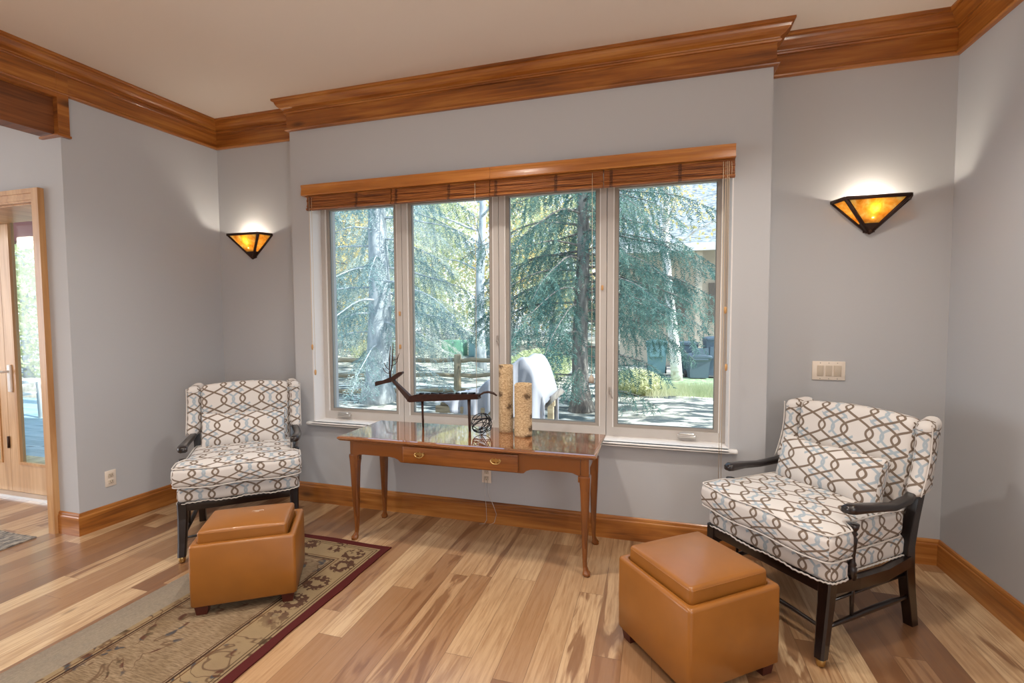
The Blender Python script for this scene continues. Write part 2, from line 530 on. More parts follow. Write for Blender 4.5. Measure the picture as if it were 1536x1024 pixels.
M = {}
M['wall'] = m_plain('painted_wall', srgb(185, 186, 189), .75, bump=.06, bscale=90, spec=.25)
M['ceil'] = m_plain('painted_ceiling', srgb(226, 216, 206), .9, bump=.1, bscale=70, spec=.1)
M['trim'] = m_wood('honey_alder_trim', srgb(104, 54, 16), srgb(154, 90, 32), srgb(184, 122, 54), .34, .28, .8)
M['base'] = m_wood('honey_alder_base', srgb(112, 62, 24), srgb(160, 98, 40), srgb(186, 126, 62), .35, .3, .8)
M['beam'] = m_wood('dark_beam', srgb(74, 38, 16), srgb(112, 62, 28), srgb(138, 82, 40), .45, .1, 1.2)
M['val'] = m_wood('valance_wood', srgb(150, 86, 34), srgb(178, 110, 46), srgb(198, 134, 62), .3, .4, .9, knots=False)
M['door'] = m_wood('fir_door', srgb(176, 136, 98), srgb(200, 160, 118), srgb(216, 180, 138), .45, .1, .7, knots=False)
M['casing'] = m_wood('fir_casing', srgb(164, 116, 70), srgb(192, 144, 94), srgb(208, 166, 116), .45, .1, .7, knots=False)
M['table'] = m_wood('cherry_table', srgb(92, 48, 18), srgb(128, 74, 30), srgb(150, 94, 42), .25, .5, .9, knots=False)
M['tabletop'] = m_wood('cherry_table_top', srgb(96, 52, 26), srgb(132, 78, 40), srgb(156, 98, 54), .05, 1.0, .9, knots=False, spec=1.0)
for nd in M['tabletop'].node_tree.nodes:
    if nd.type == 'BSDF_PRINCIPLED': nd.inputs['Coat IOR'].default_value = 1.9; nd.inputs['Coat Roughness'].default_value = .03
M['ebony'] = m_wood('dark_mahogany', srgb(14, 8, 8), srgb(26, 14, 12), srgb(42, 24, 18), .3, .35, 1.0, knots=False)
M['fabric'] = m_fabric()
M['floor'] = m_floor()
M['rug'] = m_rug()
M['birch'] = m_birch()
M['bamboo'] = m_bamboo()
M['glass'] = m_glass()
M['amber'] = m_amber()
M['piping'] = m_plain('piping_cloth', srgb(206, 200, 194), .8, spec=.2)
M['leather'] = m_plain('tan_leather', srgb(142, 88, 32), .34, spec=.5, coat=.12, bump=.12, bscale=260, var=.08, vscale=7)
M['darkfoot'] = m_plain('dark_red_wood', srgb(70, 26, 18), .4)
M['brass'] = m_plain('aged_brass', srgb(190, 160, 104), .32, 1.0)
M['iron'] = m_plain('oil_rubbed_iron', srgb(58, 36, 26), .5, .3)
M['rust'] = m_plain('rusted_bronze', srgb(56, 30, 20), .45, .55, var=.25, vscale=30)
M['wire'] = m_plain('black_wire', srgb(30, 30, 34), .3, .8)
M['white'] = m_plain('white_window_paint', srgb(232, 230, 228), .4)
M['wframe'] = m_plain('backlit_window_frame', srgb(188, 182, 177), .4)  # white frame, its backlit shade put into the colour
M['sash'] = m_plain('taupe_sash', srgb(158, 150, 142), .4)
M['reveal'] = m_plain('white_reveal', srgb(222, 218, 216), .6)
M['gasket'] = m_plain('grey_gasket', srgb(120, 124, 124), .5)
M['plate'] = m_plain('ivory_plastic', srgb(228, 216, 202), .35)
M['plate2'] = m_plain('ivory_plastic_inset', srgb(204, 190, 172), .35)
M['slot'] = m_plain('dark_slot', srgb(40, 36, 34), .5)
M['cord'] = m_plain('beige_cord', srgb(214, 194, 164), .8)
M['tassel'] = m_plain('wooden_tassel', srgb(196, 150, 96), .5)
M['pewter'] = m_plain('pewter_tassel', srgb(176, 166, 152), .4)
M['nickel'] = m_plain('satin_nickel', srgb(210, 206, 200), .3, .8)
M['greyrug'] = m_noise('grey_mat', [(.35, srgb(92, 92, 94)), (.5, srgb(138, 134, 128)), (.65, srgb(176, 168, 156))], 60, 3, .95, .8, (1, .4, 1))
M['lampw'] = m_plain('frosted_bulb', srgb(250, 240, 220), .4)

# ------------------------------------------------------------- the room shell
Yw, Yb, XL, XR, xb1, xb2, ZC = 3.2936, 3.460, -3.7332, 1.6504, -2.8157, .6619, 3.2119
FC = (-3.8086, 2.3153)                    # outer corner where the left wall ends
LB = (-4.192, -3.5)                       # the left wall's line carried on over the opening
RB = (XR + .049, -3.5)
OX0, OX1, OZ0, OZ1 = -2.65, .455, .665, 2.45   # window opening
def S(o, kind='structure'): o['kind'] = kind; return o

S(MB().box(-9, 2.2, -3.6, Yb+.1, -.12, 0).build('floor', M['floor']))
S(MB().box(-9, 2.2, -3.7, 4.3, ZC, ZC+.15).build('ceiling', M['ceil']))
def poly_wall(name, pts, z0=0, z1=ZC):
    return S(MB().prism(pts, 'z', z0, z1).build(name, M['wall']))
poly_wall('wall_left', [(XL, Yb), (XL, Yb+.16), (XL-.16, Yb+.16), (FC[0]-.14, FC[1]+.02), (FC[0]-.14, FC[1]), FC][::-1])
poly_wall('wall_right', [(XR, Yb+.16), (XR, Yb), (XR+.0265, -.30), (XR+.19, -.30), (XR+.16, Yb+.16)][::-1])
S(MB().box(XR+.03, XR+.19, -3.5, -.30, 0, .5).box(XR+.03, XR+.19, -3.5, -.30, 2.7, ZC).box(XR+.03, XR+.19, -3.5, -3.2, .5, 2.7).build('wall_side', M['wall']))
mb = MB()
mb.box(XL-.0, xb1+.0, Yb, Yb+.16, 0, ZC); mb.box(xb2, XR, Yb, Yb+.16, 0, ZC)
S(mb.build('wall_back', M['wall']))
mb = MB()
mb.box(xb1, OX0, Yw, Yb+.16, 0, ZC); mb.box(OX1, xb2, Yw, Yb+.16, 0, ZC)
mb.box(OX0, OX1, Yw, Yb+.16, 0, OZ0-.02); mb.box(OX0, OX1, Yw, Yb+.16, OZ1, ZC)
S(mb.build('wall_window', M['wall']))
# wall with the garden doors, beyond the wide opening on the left
mb = MB()
mb.box(-4.05, FC[0]-.1401, FC[1], 2.80, 0, ZC); mb.box(FC[0]-.1401, FC[0]-.0001, FC[1]-.0005, FC[1]+.02, 0, ZC)
mb.box(-6.4, -4.05, FC[1], 2.70, 2.30, ZC); mb.box(-9, -6.4, FC[1], 2.80, 0, ZC)
S(mb.build('wall_doors', M['wall']))
S(MB().box(-9.15, -9, -3.6, 2.8, 0, .5).box(-9.15, -9, -3.6, 2.8, 2.7, ZC).box(-9.15, -9, -3.6, -3, .5, 2.7).box(-9.15, -9, 1.6, 2.8, .5, 2.7).build('wall_far', M['wall']))
# wall behind the camera
mb = MB().box(-3.2, .9, -3.75, -3.6, .7, 2.6)
mb.box(-9, -3.2, -3.75, -3.6, 0, ZC); mb.box(.9, 2.2, -3.75, -3.6, 0, ZC)
mb.box(-3.2, .9, -3.75, -3.6, 0, .7); mb.box(-3.2, .9, -3.75, -3.6, 2.6, ZC)
S(mb.build('wall_rear', M['wall']))

crown = [(0,2.981),(.016,2.981),(.026,2.985),(.029,2.992),(.026,2.999),(.016,3.002),(.014,3.006),(.014,3.108),(.018,3.112),(.030,3.114),(.034,3.122),(.030,3.130),
         (.026,3.132),(.028,3.139),(.037,3.144),(.050,3.150),(.062,3.160),(.071,3.173),(.076,3.186),(.077,3.193),(.088,3.195),(.093,3.200),(.093,3.2118),(0,3.2118)]
based = [(0,0),(.018,0),(.018,.122),(.0165,.128),(.013,.133),(.013,.140),(.010,.150),(.004,.1556),(0,.1556)]
P = [RB, (XR, Yb), (xb2, Yb), (xb2, Yw), (xb1, Yw), (xb1, Yb), (XL, Yb), FC, LB]
S(sweep(MB(), P, crown, 0, 1).build('trim_1', M['trim']))
S(sweep(MB(), P, crown, 1, 6).build('trim_2', M['trim']))
S(sweep(MB(), [(XR, Yb), (xb2, Yb), (xb2, Yw), (xb1, Yw), (xb1, Yb), (XL, Yb), LB], crown, 5, 6).build('trim_3', M['trim']))
PB = [RB, (XR, Yb), (xb2, Yb), (xb2, Yw), (xb1, Yw), (xb1, Yb), (XL, Yb), FC, (-3.9995, FC[1])]
S(sweep(MB(), PB, based, 0, 1).build('baseboard_right', M['base']))
S(sweep(MB(), PB, based, 1, 6).build('baseboard_back', M['base']))
S(sweep(MB(), PB, based, 6, 7).build('baseboard_left', M['base']))
S(sweep(MB(), PB, based, 7, 8).build('baseboard_doors', M['base']))

# header beam over the wide opening, with its boxed end
d = Vector((LB[0]-FC[0], LB[1]-FC[1])).normalized(); nn = Vector((-d.y, d.x))
def lp(s, o): return (FC[0]+d.x*s+nn.x*o, FC[1]+d.y*s+nn.y*o)
hb = empty('header_beam', (FC[0], FC[1], 2.7), 'boxed wooden header beam with a dark recessed panel over the opening at far left', 'beam')
hb['world'] = 1; hb['kind'] = 'structure'
def quad(mb, s0, s1, o0, o1, z0, z1):
    return mb.prism([lp(s0, o0), lp(s0, o1), lp(s1, o1), lp(s1, o0)], 'z', z0, z1)
def hbuild(q, name, mat):
    q.uv = [None]*len(q.uv)
    return q.build(name, mat, hb)
hbuild(quad(MB(), .024, 5.6, -.16, .024, 2.957, 3.117), 'face_board', M['trim'])
hbuild(quad(MB(), .024, 5.6, -.15, -.020, 2.72, 2.957), 'inner_panel', M['beam'])
hbuild(quad(quad(MB(), -.040, .0, .0008, .026, 2.722, 3.117), 0, .024, -.17, .026, 2.722, 3.117), 'end_board', M['trim'])
hbuild(quad(quad(MB(), -.046, .0, .0008, .032, 2.708, 2.722), 0, .032, -.176, .032, 2.708, 2.722), 'end_cap', M['trim'])

# ------------------------------------------------------------- the window
mull = [OX0, -1.905, -1.110, -.325, OX1]
YG = 3.452
mb = MB()
mb.box(OX0, OX0+.008, Yw, 3.43, OZ0, OZ1); mb.box(OX1-.008, OX1, Yw, 3.43, OZ0, OZ1); mb.box(OX0, OX1, Yw, 3.43, OZ1-.008, OZ1)
S(mb.build('trim_4', M['reveal']))
mb = MB()
mb.rbox(((OX0+OX1)/2, (3.250+3.46)/2, OZ0-.013), (OX1-OX0-.001, 3.46-3.250, .026), .006, 3)
mb.rbox(((OX0+OX1)/2, 3.272, OZ0-.013), (3.200, .044, .026), .010, 3)
S(mb.build('trim_5', M['white']))
for i in range(4):
    a, b = mull[i], mull[i+1]
    w = tag(bpy.data.objects.new('window_%d' % (i+1), None)); COL.objects.link(w); w.location = ((a+b)/2, YG, OZ0); S(w); w['world'] = 1
    mb = MB(); e = .042
    z0, z1 = OZ0, OZ1
    l_, r_ = (a+.002, a+e), (b-e, b-.002)
    for (x0, x1, za, zb_) in ((l_[0], l_[1], z0, z1), (r_[0], r_[1], z0, z1), (l_[1], r_[0], z0, z0+.062), (l_[1], r_[0], z1-.05, z1)):
        mb.box(x0, x1, 3.425, 3.50, za, zb_)
    # stepped inner bead
    bead = MB()
    for (x0, x1, za, zb_) in ((l_[1], l_[1]+.008, z0+.062, z1-.05), (r_[0]-.008, r_[0], z0+.062, z1-.05)):
        bead.box(x0, x1, 3.430, 3.49, za, zb_)
    mb.build('frame', M['wframe'], w); bead.build('bead', M['white'], w)
    mb = MB(); s0, s1, g = a+e+.008, b-e-.008, .026
    for (x0, x1, za, zb_) in ((s0, s0+g, z0+.062, z1-.05), (s1-g, s1, z0+.062, z1-.05), (s0+g, s1-g, z0+.062, z0+.062+g-.006), (s0+g, s1-g, z1-.05-g, z1-.05)):
        mb.box(x0, x1, 3.440, 3.485, za, zb_)
    sh = mb.build('sash', M['sash'], w)
    MB().box(s0+g-.004, s1-g+.004, YG+.006, YG+.012, z0+.082-.004, z1-.05-g+.004).build('pane', M['glass'], sh)
    mb = MB(); gk = .005
    for (x0, x1, za, zb_) in ((s0+g, s0+g+gk, z0+.082, z1-.08), (s1-g-gk, s1-g, z0+.082, z1-.08), (s0+g+gk, s1-g-gk, z0+.082, z0+.087)):
        mb.box(x0, x1, 3.446, 3.456, za, zb_)
    mb.build('gasket', M['gasket'], sh)
    if i in (0, 3):
        cx = -2.445 if i == 0 else .209
        mb = MB()
        mb.rbox((cx, 3.410, OZ0+.034), (.118, .034, .020), .006, 3)
        mb.rbox((cx, 3.397, OZ0+.050), (.095, .024, .016), .005, 3)
        mb.build('crank_handle', M['nickel'], w)
    if i in (0, 2):
        lx = (b-.024) if i == 0 else b-.03
        for lz in ((1.53, 1.27) if i == 0 else (1.70,)):
            MB().rbox((lx, 3.420, lz), (.014, .012, .034), .003, 2).build('lock_keeper', M['tassel'], w)
    if i in (1, 3):
        mb = MB(); lx = (b-.012) if i == 1 else a+.026
        for lz in ((1.34,) if i == 1 else (.985,)):
            mb.rbox((lx, 3.416, lz), (.012, .016, .05), .004, 2); mb.tube([(lx, 3.41, lz-.01), (lx+.012, 3.395, lz-.02), (lx+.02, 3.39, lz-.05)], .004, 6)
        mb.build('lock_lever', M['sash'], w)

# valances and bamboo shades
def valance(x0, x1, label):
    v = empty('valance', ((x0+x1)/2, 3.25, 2.487), label, 'valance', group=None); v['world'] = 1
    prof = [(3.228, 2.446), (3.206, 2.446), (3.203, 2.452), (3.205, 2.470), (3.209, 2.49), (3.209, 2.505), (3.204, 2.516), (3.204, 2.527), (3.228, 2.527)]
    mb = MB().loft([[(x0, y, z) for y, z in prof], [(x1, y, z) for y, z in prof]])
    for k in range(len(mb.uv)):
        if len(mb.f[k]) == 4: mb.uv[k] = None
    mb.build('front_board', M['val'], v)
    MB().box(x0, x0+.014, 3.228, 3.2925, 2.446, 2.527).build('end_return', M['val'], v)
    MB().box(x1-.014, x1, 3.228, 3.2925, 2.446, 2.527).build('end_return', M['val'], v)
    MB().box(x0+.014, x1-.014, 3.228, 3.2925, 2.515, 2.527).build('dust_board', M['val'], v)
    return v
valance(-2.650, -1.1005, 'honey-coloured wooden valance over the two left window panes, the left one of two')
valance(-1.0985, .452, 'honey-coloured wooden valance over the two right window panes, the right one of two')

SHX = [(-2.618, -1.882), (-1.874, -1.112), (-1.107, -.334), (-.328, .452)]
SHL = ['raised bamboo shade above the leftmost window pane, cords hanging at its left end',
       'raised bamboo shade above the second window pane from the left',
       'raised bamboo shade above the third pane from the left, cord with a pewter tassel',
       'raised bamboo shade above the rightmost window pane, long cords at its right end']
for i, (x0, x1) in enumerate(SHX):
    zb_ = 2.335
    root = empty('bamboo_shade', ((x0+x1)/2, 3.25, zb_), SHL[i], 'window shade', group='bamboo roman shades across the window')
    root['world'] = 1
    # folded stack: ribs of slats, thicker at the bottom
    prof = []
    zz = 2.444
    front = []
    k = 0
    while zz > zb_+.018:
        o = 3.236 - .0 - (.006 if k % 6 > 3 else 0)
        front += [(o, zz), (o-.0022, zz-.0018), (o-.0022, zz-.0046), (o, zz-.0062)]
        zz -= .0068; k += 1
    front += [(3.226, zb_+.018), (3.220, zb_+.012), (3.221, zb_+.004), (3.228, zb_), (3.248, zb_), (3.258, zb_+.006), (3.258, 2.444)]
    mb = MB().loft([[(x0, y, z) for y, z in front], [(x0*.5+x1*.5, y, z) for y, z in front], [(x1, y, z) for y, z in front]])
    mb.build('slats', M['bamboo'], root)
    MB().box(x0, x1, 3.24, 3.265, 2.444, 2.47).build('headrail', M['val'], root)
    def cord(x, z1, y=3.212, kind='wood', z0=2.43):
        c = MB().tube([(x, y+.004, z0), (x+.002, y, (z0+z1)/2), (x+.001, y, z1)], .0016, 5).build('cord', M['cord'], root)
        if kind == 'wood': MB().lathe([(.003, .022), (.0075, .018), (.0085, 0), (.006, -.018), (.003, -.021)][::-1], (x+.001, y, z1)).build('tassel', M['tassel'], c)
        if kind == 'bell': MB().lathe([(.005, -.048), (.016, -.046), (.020, -.034), (.019, -.018), (.012, -.002), (.005, .006)], (x+.001, y, z1)).build('tassel', M['pewter'], c)
    if i == 0: cord(-2.585, 1.27); cord(-2.570, 1.07, 3.222)
    if i == 1: cord(-1.215, .80, 3.218, None)
    if i == 2: cord(-.402, 1.11, 3.218, 'bell')
    if i == 3:
        cord(.408, 1.535); cord(.418, 1.185, 3.218); cord(.385, .42, 3.214, None); cord(.400, .40, 3.222, None); cord(.432, 2.35, 3.224, None)

# ------------------------------------------------------------- garden doors
cs = S(MB().box(-4.064, -4.0, 2.278, 2.3148, 0, 2.386).box(-6.5, -4.064, 2.286, 2.3148, 2.297, 2.386).box(-6.5,-4.064,2.280,2.286,2.31,2.33).box(-6.5,-4.064,2.278,2.286,2.355,2.386).build('trim_6', M['casing'], vert=True))
S(MB().box(-6.4, -4.05, 2.3148, 2.70, 2.288, 2.2999).box(-4.062, -4.0501, 2.3148, 2.80, 0, 2.2999).build('trim_7', M['casing'], vert=True))
S(MB().box(-6.4, -4.05, 2.66, 2.84, -.01, .022).build('trim_8', M['nickel']))
S(MB().box(-6.4, -4.062, 2.70, 2.80, 2.585, 2.70).box(-4.30, -4.062, 2.70, 2.80, 0.02, 2.585).box(-6.4, -6.315, 2.70, 2.80, 0.02, 2.585).build('trim_9', M['casing']))
def door(i, x0, x1, g0, g1):
    w = bpy.data.objects.new('door_%d' % i, None); COL.objects.link(w); w.location = (x0, 2.75, 0); w['world'] = 1; S(w)
    z0, z1, a, b = .024, 2.58, .265, 2.335
    mb = MB()
    mb.box(x0, g0, 2.73, 2.775, z0, z1); mb.box(g1, x1, 2.73, 2.775, z0, z1)
    mb.box(g0, g1, 2.73, 2.775, z0, a); mb.box(g0, g1, 2.73, 2.775, b, z1)
    mb.build('leaf', M['door'], w, vert=True)
    mb = MB(); s = .022
    for q in ((g0, g0+s, a, b), (g1-s, g1, a, b), (g0+s, g1-s, a, a+s), (g0+s, g1-s, b-s, b)):
        mb.box(q[0], q[1], 2.722, 2.742, q[2], q[3])
    mb.build('glazing_bead', M['casing'], w, vert=True)
    MB().box(g0+.01, g1-.01, 2.75, 2.756, a+.01, b-.01).build('pane', M['glass'], w)
    return w
d1 = door(1, -5.298, -4.305, -5.185, -4.50)
door(2, -6.31, -5.302, -6.12, -5.395)
hd = MB().rbox((-5.238, 2.722, 1.0), (.045, .018, .235), .01, 3).build('handle', M['white'], d1)
MB().tube([(-5.238, 2.72, 1.06), (-5.238, 2.668, 1.06), (-5.285, 2.662, 1.062), (-5.335, 2.668, 1.05)], [.011, .011, .010, .008], 8).build('lever', M['white'], hd)
for z in (.45, 2.25): MB().tube([(-5.300, 2.722, z-.05), (-5.300, 2.722, z+.05)], .009, 8).build('hinge', M['iron'], d1)

# ------------------------------------------------------------- sconces
def sconce(cx, ztop, label):
    root = empty('wall_sconce', (cx, Yb, ztop), label, 'wall lamp', group='amber wall sconces')
    A, B, C_, D = [Vector(p) for p in ((-.2, -.004, 0), (-.162, -.118, 0), (.162, -.118, 0), (.2, -.004, 0))]
    E_ = Vector((0, -.012, -.198))
    fr = MB()
    def bar(p, q, r=.0085, a=0, b=1):
        r *= 1.25
        p2 = p.lerp(q, a); q2 = p.lerp(q, b)
        fr.tube([p2, q2], r, 4)
    for p, q in ((A, B), (B, C_), (C_, D)): bar(p, q, .0105)
    for p in (A, B, C_, D): bar(p, E_, .0095, 0, .96)
    # gussets that close the corner of the panes and the dark tip
    def tri(p, q, r, t=.004):
        n = (q-p).cross(r-p).normalized()*t
        fr.add([p+n, q+n, r+n, p-n, q-n, r-n], [(0,1,2), (5,4,3), (0,3,4,1), (1,4,5,2), (2,5,3,0)], smooth=False)
    k = .70
    for p, q in ((A, B), (B, C_), (C_, D)): tri(p.lerp(E_, k), q.lerp(E_, k), E_)
    fr.lathe([(.004, -.203), (.010, -.199), (.016, -.185), (.012, -.175)], (0, -.016, 0), 8)
    fr.box(-.03, .03, -.008, -.0005, -.19, -.02)
    fr.build('frame', M['iron'], root)
    for nm, p, q in (('front_pane', B, C_), ('side_pane', A, B), ('side_pane', C_, D)):
        n = (q-p).cross(E_-p).normalized()*.0018
        p1, q1 = p.lerp(E_, k+.03), q.lerp(E_, k+.03)
        c = [p, q, q1, p1]
        MB().add([v+n for v in c]+[v-n for v in c], [(0,1,2,3), (7,6,5,4), (0,4,5,1), (1,5,6,2), (2,6,7,3), (3,7,4,0)], smooth=False).build(nm, M['amber'], root)
    bl = MB().lathe([(.004, -.115), (.012, -.112), (.013, -.09), (.02, -.07), (.021, -.055), (.012, -.04), (.002, -.036)], (0, -.05, 0), 12).build('bulb', M['bulb'], root)
    L = bpy.data.lights.new('sconce_lamp', 'POINT'); L.energy = SCONCE_W; L.color = (1, .90, .74); L.shadow_soft_size = .018
    lo = bpy.data.objects.new('sconce_lamp', L); COL.objects.link(lo); lo.parent = root; lo.location = (0, -.072, -.045)
    return root
SCONCE_W = 6
t = NT('lit_bulb'); em = t.n('ShaderNodeEmission'); em.inputs[0].default_value = (1, .82, .5, 1); em.inputs[1].default_value = 4
t.l(em.outputs[0], t.out.inputs[0]); M['bulb'] = t.m
sconce(1.232, 2.190, 'lit amber glass wall sconce right of the window, above the switch plate')
sconce(-3.362, 2.214, 'lit amber glass wall sconce left of the window, above the left armchair')

# ------------------------------------------------------------- plates on the walls
sw = empty('switch_plate', (1.041, Yb, 1.156), 'ivory three-gang light switch plate under the right sconce', 'light switch')
def bevplate(w, h, t=.007):
    return MB().rbox((0, -t/2, 0), (w, t, h), .006, 2)
bevplate(.182, .118).build('plate', M['plate'], sw)
for k, (x, w) in enumerate(((-.047, .034), (0, .034), (.048, .040))):
    rk = MB().rbox((x, -.009, 0), (w, .008, .068), .002, 2, fn=lambda p, h: (p.x, p.y-.003*(p.z/h[2]), p.z)).build('rocker', M['plate2'], sw)
for k in (-.047, 0, .047):
    for z in (-.049, .049): MB().tube([(k, -.006, z), (k, -.0085, z)], .003, 8).build('screw', M['sash'], sw)
def outlet(loc, rz, label):
    root = empty('wall_outlet', loc, label, 'outlet', rz)
    bevplate(.072, .116).build('plate', M['plate'], root)
    for z in (.024, -.024):
        s = MB().rbox((0, -.008, z), (.036, .006, .030), .004, 2).build('socket', M['plate2'], root)
        m = MB()
        for x in (-.007, .007): m.box(x-.0012, x+.0012, -.0116, -.0105, z-.001, z+.009)
        m.tube([(0, -.0105, z-.008), (0, -.0116, z-.008)], .0025, 8)
        m.build('slots', M['slot'], s)
    return root
outlet((-3.7965, 2.512, .342), R(86.2)+0, 'ivory double outlet low on the left wall beside the far armchair')
outlet((-1.168, Yw, .352), 0, 'ivory outlet under the wooden desk, thin wires hanging from it')
cb = MB().tube([(-1.185, Yw-.012, .335), (-1.178, Yw-.014, .22), (-1.165, 3.268, .12), (-1.160, 3.262, .03), (-1.175, 3.255, .004), (-1.21, 3.24, .003)], .0016, 5)
cb.tube([(-1.160, Yw-.012, .335), (-1.150, Yw-.016, .22), (-1.105, 3.266, .13), (-1.085, 3.262, .08), (-1.10, 3.255, .02), (-1.135, 3.245, .003)], .0016, 5)
tag(cb.build('thin_wire', M['nickel']), 'two thin pale wires dangling from the outlet under the desk', 'wire')

# ------------------------------------------------------------- desk
tb = empty('console_table', (-1.16, 2.975, 0), 'long honey-brown wooden writing desk with one drawer, standing under the window', 'table')
tb['world'] = 1
tx0, tx1, ty0, ty1, TZ = -2.005, -.308, 2.706, 3.238, .722
mb = MB()
edge = [(0, -.030), (.012, -.030), (.0, -.022), (-.006, -.014), (-.004, -.006), (.004, -.001), (.012, 0)]
loops = []
for (o, z) in [(.030, -.030), (.014, -.030), (.006, -.022), (0, -.016), (0, -.009), (.006, -.004), (.016, -.001), (.018, 0)]:
    loops.append([(tx0+o, ty0+o, TZ+z), (tx1-o, ty0+o, TZ+z), (tx1-o, ty1-o, TZ+z), (tx0+o, ty1-o, TZ+z)])
mb.loft(loops)
for k, f in enumerate(mb.f):
    mb.uv[k] = None
mb.build('tabletop', M['tabletop'], tb)
# apron: front with shaped lower edge, sides, back
def arc_notch(x0, x1, zlo, zhi, n=6, conv=True):
    pts = []
    for k in range(n+1):
        a = k/n*PI/2
        pts.append((x0+(x1-x0)*math.sin(a), zlo+(zhi-zlo)*(1-math.cos(a))))
    return pts
ax0, ax1 = -1.905, -.405
low, hi_ = .572, .602
pl = [(ax0, .694), (ax0, .585)]
pl += [(ax0+.02, .590), (ax0+.045, .600), (ax0+.08, hi_)]
pl += [(-1.64, hi_), (-1.60, .598), (-1.575, .588), (-1.56, .574), (-1.545, low), (-.755, low), (-.74, .574), (-.725, .588), (-.70, .598), (-.66, hi_)]
pl += [(ax1-.08, hi_), (ax1-.045, .600), (ax1-.02, .590), (ax1, .585), (ax1, .694)]
MB().prism(pl, 'y', 2.742, 2.764).build('front_apron', M['table'], tb)
MB().box(ax0, ax1, 3.165, 3.185, .60, .694).build('back_apron', M['table'], tb)
for sx in (0, 1):
    x = -1.945 if sx == 0 else -.385
    p2 = [(2.79, .694), (2.79, .585), (2.84, .602), (3.09, .602), (3.14, .585), (3.14, .694)]
    MB().prism(p2, 'x', x, x+.020).build('side_apron', M['table'], tb)
dr = MB().rbox((-1.150, 2.734, .634), (.760, .030, .104), .006, 3).build('drawer', M['table'], tb)
for hx in (-1.408, -.905):
    mb = MB()
    mb.prism([(hx-.034, .645), (hx-.024, .656), (hx-.010, .650), (hx, .658), (hx+.010, .650), (hx+.024, .656), (hx+.034, .645), (hx+.026, .632), (hx+.010, .636), (hx, .626), (hx-.010, .636), (hx-.026, .632)], 'y', 2.7165, 2.7195)
    for s in (-1, 1): mb.tube([(hx+s*.027, 2.717, .648), (hx+s*.027, 2.704, .648)], .0045, 8)
    pts = [(hx+.030*math.cos(a)*1.05, 2.705-.004*math.sin(-a), .647+.021*math.sin(a)) for a in [PI+PI*k/10 for k in range(11)]]
    mb.tube(pts, [.0022+.0018*math.sin(PI*k/10) for k in range(11)], 6)
    mb.build('bail_pull', M['brass'], dr)
def cab_leg(x, y, sx, sy):
    mb = MB()
    def sec(z, h, ox=0, oy=0, c=.25):
        ch = h*c
        p = [(-h, -h+ch), (-h+ch, -h), (h-ch, -h), (h, -h+ch), (h, h-ch), (h-ch, h), (-h+ch, h), (-h, h-ch)]
        return [(x+ox*sx+a, y+oy*sy+b, z) for a, b in p]
    mb.loft([sec(.694, .024, 0, 0, .05), sec(.588, .024, 0, 0, .05), sec(.5879, .029, 0, 0, .1), sec(.578, .031, 0, 0, .1), sec(.555, .030, 0, 0, .15), sec(.50, .027, .001, .001),
             sec(.40, .0235, .001, .001), sec(.28, .0195), sec(.16, .0155, -.001, -.001), sec(.08, .0125, -.001, -.001, .4), sec(.05, .0125, .001, .001, .5),
             sec(.032, .016, .006, .006, .55), sec(.018, .022, .010, .010, .55), sec(.008, .022, .011, .011, .55), sec(0, .017, .011, .011, .55)], False)
    # ear under the apron corner
    e = x - sx*.040
    mb.box(min(e, x), max(e, x), y-.018, y+.010, .548, .582)
    return mb
for (x, y, sx, sy) in ((-1.930, 2.800, -1, -1), (-.378, 2.762, 1, -1), (-1.930, 3.155, -1, 1), (-.375, 3.155, 1, 1)):
    cab_leg(x, y, sx, sy).build('leg', M['table'], tb)

# ------------------------------------------------------------- things on the desk
TZ0 = TZ
a0 = Vector((-1.575, 3.085, TZ0)); ad = Vector((.99786, -.06543, 0)); an = Vector((.06543, .99786, 0))
deer = empty('deer_sculpture', a0, 'dark bronze metal deer sculpture with upright antlers standing on the desk', 'sculpture')
deer['world'] = 1
def dp(s, z, o=0): return a0 + ad*s + an*o + Vector((0, 0, z))
def dpl(poly, o0, o1):
    return MB().loft([[dp(s, z, o0) for s, z in poly], [dp(s, z, o1) for s, z in poly]])
dpl([(-.108, .185), (-.085, .222), (-.030, .237), (.20, .252), (.438, .262), (.445, .229), (.20, .205), (.02, .190), (-.085, .178)], -.026, .026).build('body', M['rust'], deer)
dpl([(-.245, .326), (-.228, .330), (-.080, .212), (-.085, .178), (-.108, .182)], -.013, .013).build('neck', M['iron'], deer)
hd = dpl([(-.383, .278), (-.385, .303), (-.374, .314), (-.32, .322), (-.27, .342), (-.24, .352), (-.21, .372), (-.18, .388), (-.155, .392), (-.150, .382), (-.17, .365), (-.21, .338), (-.25, .312), (-.32, .296)], -.012, .012).build('head', M['rust'], deer)
for pts, rr in (([(-.262, .342), (-.264, .40), (-.264, .47), (-.252, .574)], [.0065, .005, .005, .0025]),
                ([(-.258, .345), (-.256, .38), (-.240, .44), (-.238, .50), (-.229, .598)], [.0055, .0045, .005, .005, .0025]),
                ([(-.238, .468), (-.222, .475), (-.203, .478), (-.192, .495), (-.181, .522)], .0028),
                ([(-.252, .432), (-.235, .436), (-.213, .445), (-.201, .462), (-.190, .495)], .0028),
                ([(-.264, .374), (-.285, .376), (-.306, .388), (-.320, .414)], .003), ([(-.264, .402), (-.280, .408), (-.297, .424), (-.308, .449)], .003)):
    MB().tube([dp(s, z, 0) for s, z in pts], rr, 6).build('antler', M['iron'], hd)
def dleg(s, ztop, r):
    return MB().tube([dp(s, ztop, 0), dp(s+.001, ztop*.6, 0), dp(s+.003, ztop*.25, 0), dp(s+.004, .0, 0)], [r*1.15, r*.9, r*.95, r*.8], 6)
dleg(.003, .196, .0095).build('leg', M['rust'], deer)
